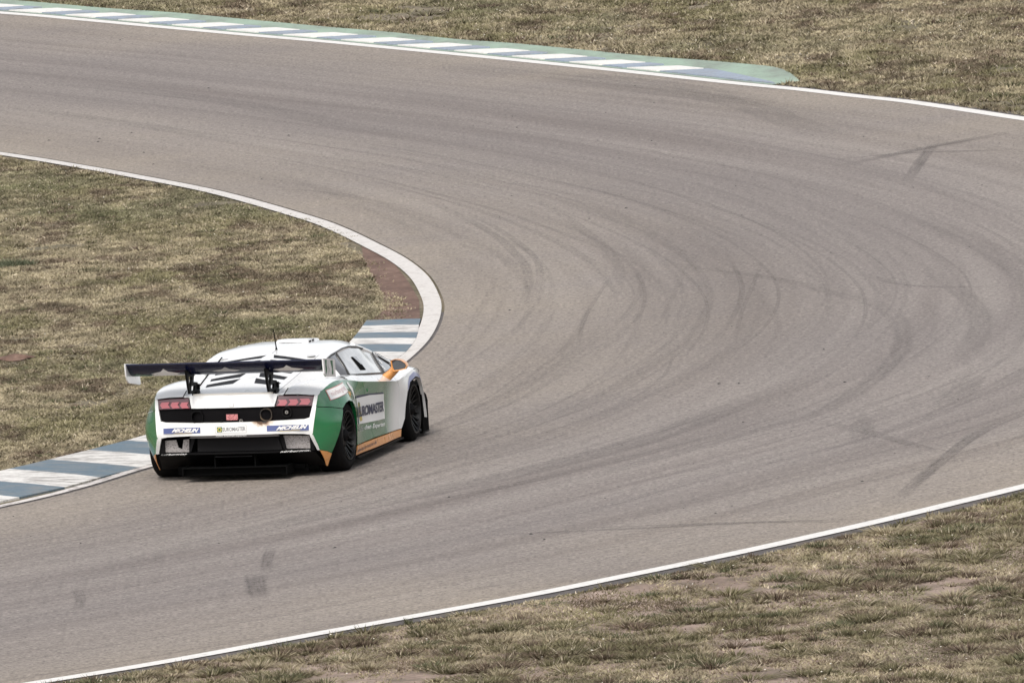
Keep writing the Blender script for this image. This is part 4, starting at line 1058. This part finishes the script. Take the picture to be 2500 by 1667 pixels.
strip('front_bumper', [(-.86,3.2,.55),(-.72,3.42,.52),(-.4,3.48,.55),(0,3.5,.56),(.4,3.48,.55),(.72,3.42,.52),(.86,3.2,.55)], [(-.93,3.1,.12),(-.76,3.45,.12),(-.4,3.56,.12),(0,3.58,.12),(.4,3.56,.12),(.76,3.45,.12),(.93,3.1,.12)], M_WHITE, car, 30, 6, .02, 1)
prism('front_splitter', [(-.965,2.9),(.965,2.9),(.975,3.1),(.8,3.5),(.4,3.63),(-.4,3.63),(-.8,3.5),(-.975,3.1)], .045, .06, M_BLACK, car, plane='XY')
boxes('underbody', [(-.64, .64, -.45, 3.2, .085, .13), (-.64, .64, -.40, 2.9, .13, .60), (-.90, .90, .45, 2.05, .11, .62)], M_GAP, car)
boxes('engine_bay', [(-.47, .47, -.55, .75, .60, .80)], M_GAP, car)
boxes('cockpit_tub', [(-.60, .60, .85, 2.55, .60, .78), (-.52, .52, .85, .9, .78, 1.0)], M_GAP, car)

# ---- rear wing
up = [(-.918,1.208),(-.86,1.176),(-.80,1.150),(-.72,1.124),(-.64,1.110),(-.58,1.106),(-.555,1.096)]
lo_ = [(-.56,1.084),(-.60,1.071),(-.66,1.064),(-.71,1.065),(-.77,1.084),(-.83,1.116),(-.88,1.157),(-.905,1.184),(-.921,1.196)]
sec = up + lo_; n = len(sec); V, F = [], []; xs = np.linspace(-1.0, 1.0, 9)
for x in xs:
    for y, z in sec: V.append((x, y, z))
for i in range(len(xs) - 1):
    for j in range(n): F.append((i * n + j, i * n + (j + 1) % n, (i + 1) * n + (j + 1) % n, (i + 1) * n + j))
F += [tuple(range(n))[::-1], tuple((len(xs) - 1) * n + j for j in range(n))]
wing = mesh_obj('rear_wing', V, F, M_NAVY, car, True, 40)
bm = bmesh.new(); bm.from_mesh(wing.data); bmesh.ops.recalc_face_normals(bm, faces=bm.faces); bm.to_mesh(wing.data); bm.free()
ul = np.array(lo_[3:]); zz, yy_ = ul[:, 1], ul[:, 0]
UND = lambda u, v, o: np.stack([u, np.interp(v, zz, yy_) - o * .75, v - o * .66], 1)
def star(cx, top, bot, w):
    h = top - bot
    return [(cx, top), (cx + w * .13, top - h * .42), (cx + w * .5, top - h * .72), (cx + w * .28, bot), (cx - w * .30, bot), (cx - w * .5, top - h * .72), (cx - w * .13, top - h * .42)]
panel('star_print', star(-.635, 1.150, 1.075, .30), UND, M_WHITEP, wing, off=.003, step=.03)
panel('star_print', star(-.005, 1.152, 1.10, .30), UND, simple('grey_star_print', (.4, .4, .4), .4), wing, off=.003, step=.03)
panel('star_print', star(.625, 1.155, 1.09, .32), UND, M_WHITEP, wing, off=.003, step=.03)
panel('edge_print', [(-.80,1.068),(-.45,1.068),(-.45,1.082),(-.76,1.082)], UND, M_WHITEP, wing, off=.002, step=.03)
panel('edge_print', [(.66,1.068),(.985,1.068),(.985,1.09),(.90,1.082),(.70,1.076)], UND, M_SILVER, wing, off=.002, step=.03)
panel('edge_print', [(-.93,1.100),(-.79,1.074),(-.80,1.068),(-.985,1.068)], UND, M_GREENP, wing, off=.002, step=.03)
for sg in (-1, 1):
    ep = prism('end_plate', [(-.945,1.216),(-.50,1.166),(-.475,1.15),(-.43,.965),(-.46,.955),(-.84,1.015),(-.895,1.05),(-.925,1.10)] if sg < 0 else [(-.925,1.216),(-.51,1.163),(-.488,1.145),(-.485,.985),(-.84,1.025),(-.905,1.06)], sg * 1.006 - .007, sg * 1.006 + .007, M_WHITE, wing)
    if sg > 0:
        EP = lambda u, v, o: np.stack([np.full(len(u), 1.013) + o, u, v], 1)
        panel('end_plate_print', [(-.86,1.195),(-.80,1.188),(-.815,1.14),(-.795,1.10),(-.83,1.055),(-.85,1.052)], EP, M_GREENP, ep, off=.002)
        panel('end_plate_print', [(-.67,1.168),(-.585,1.157),(-.575,1.02),(-.635,1.028),(-.61,1.075),(-.645,1.125)], EP, M_GREENP, ep, off=.002)
        panel('end_plate_print', [(-.745,1.175),(-.735,1.174),(-.75,1.12),(-.70,1.085),(-.755,1.04),(-.765,1.043),(-.725,1.085),(-.765,1.12)], EP, M_GREYP, ep, off=.002)
    st = prism('wing_strut', [(-.89,1.13),(-.60,1.075),(-.655,.99),(-.52,.972),(-.425,.905),(-.44,.885),(-.60,.868),(-.80,.884),(-.832,.95)], sg * .405 - .011, sg * .405 + .011, M_BLACK, wing,
               holes=[[(-.815,1.06),(-.70,1.045),(-.745,.965),(-.805,.955)], [(-.73,.955),(-.60,.945),(-.63,.905),(-.745,.908)]])
    boxes('strut_foot', [(sg * .405 - .022, sg * .405 + .03, -.62, -.50, .85, .885)], M_BLACK, st)
    boxes('strut_brace', [(sg * .405 - .03, sg * .405 + .03, -.52, -.50, .90, .955)], M_DARK, st)

# ---- body lean: the car rolls a little to its right in the bend
for ch in car.children: ch.rotation_euler = (0, R(.55), 0)

# ---- wheels
def wheel(x, y, rad, width, sg, steer=0.0):
    w_ = bpy.data.objects.new('wheel', None); COL.objects.link(w_); w_.parent = car; w_.location = (x, y, rad - .004); w_.rotation_euler = (0, R(-1.5 * sg), steer)
    K = 40
    def lathe(name, prof, m):
        V, F = [], []
        for a, r in prof:
            for i in range(K):
                t = 2 * math.pi * i / K; V.append((sg * a, r * math.cos(t), r * math.sin(t)))
        for q in range(len(prof) - 1):
            for i in range(K): F.append((q * K + i, q * K + (i + 1) % K, (q + 1) * K + (i + 1) % K, (q + 1) * K + i))
        o = mesh_obj(name, V, F, m, w_, True, 45)
        bm = bmesh.new(); bm.from_mesh(o.data); bmesh.ops.recalc_face_normals(bm, faces=bm.faces); bm.to_mesh(o.data); bm.free(); return o
    h = width
    lathe('tyre', [(-h,.24),(-h + .01,rad - .05),(-h + .04,rad - .008),(-h + .07,rad),(-.06,rad),(-.03,rad - .008),(-.006,rad - .04),(0,rad - .075),(-.004,.255),(-.012,.243)], M_TYRE)
    rim = lathe('rim', [(-.008,.247),(.002,.244),(.002,.236),(-.02,.228),(-.11,.215),(-h * .9,.21)], M_RIM)
    lathe('brake_disc', [(-.17,.06),(-.17,.17),(-.19,.17)], M_DARK)
    lathe('hub_nut', [(-.045,.062),(-.03,.058),(-.012,.036),(.004,.032),(.004,.016),(-.02,.014)], M_DARK)
    for i in range(10):
        t0 = 2 * math.pi * i / 10 + .2
        V, F = [], []
        for s2 in (-1, 1):
            k0 = len(V)
            for r_, a_, dw, off in ((.045, -.04, .012, .02), (.12, -.055, .0085, .045), (.20, -.028, .0075, .06), (.232, -.012, .008, .062)):
                for q1, q2 in ((-1, 0), (1, 0), (1, -.022), (-1, -.022)):
                    tt = t0 + s2 * off / max(r_, .05) * .55
                    ca, sa = math.cos(tt), math.sin(tt); p_ = (r_ * ca - q1 * dw * sa, r_ * sa + q1 * dw * ca)
                    V.append((sg * (a_ + q2), p_[0], p_[1]))
            for q in range(3):
                for j in range(4): F.append((k0 + q * 4 + j, k0 + q * 4 + (j + 1) % 4, k0 + (q + 1) * 4 + (j + 1) % 4, k0 + (q + 1) * 4 + j))
        mesh_obj('spoke', V, F, M_RIM, w_)
    return w_
for sg in (-1, 1):
    wheel(sg * .985, 0, .350, .31, sg)
    wheel(sg * .985, 2.56, .322, .29, sg, R(2.0))
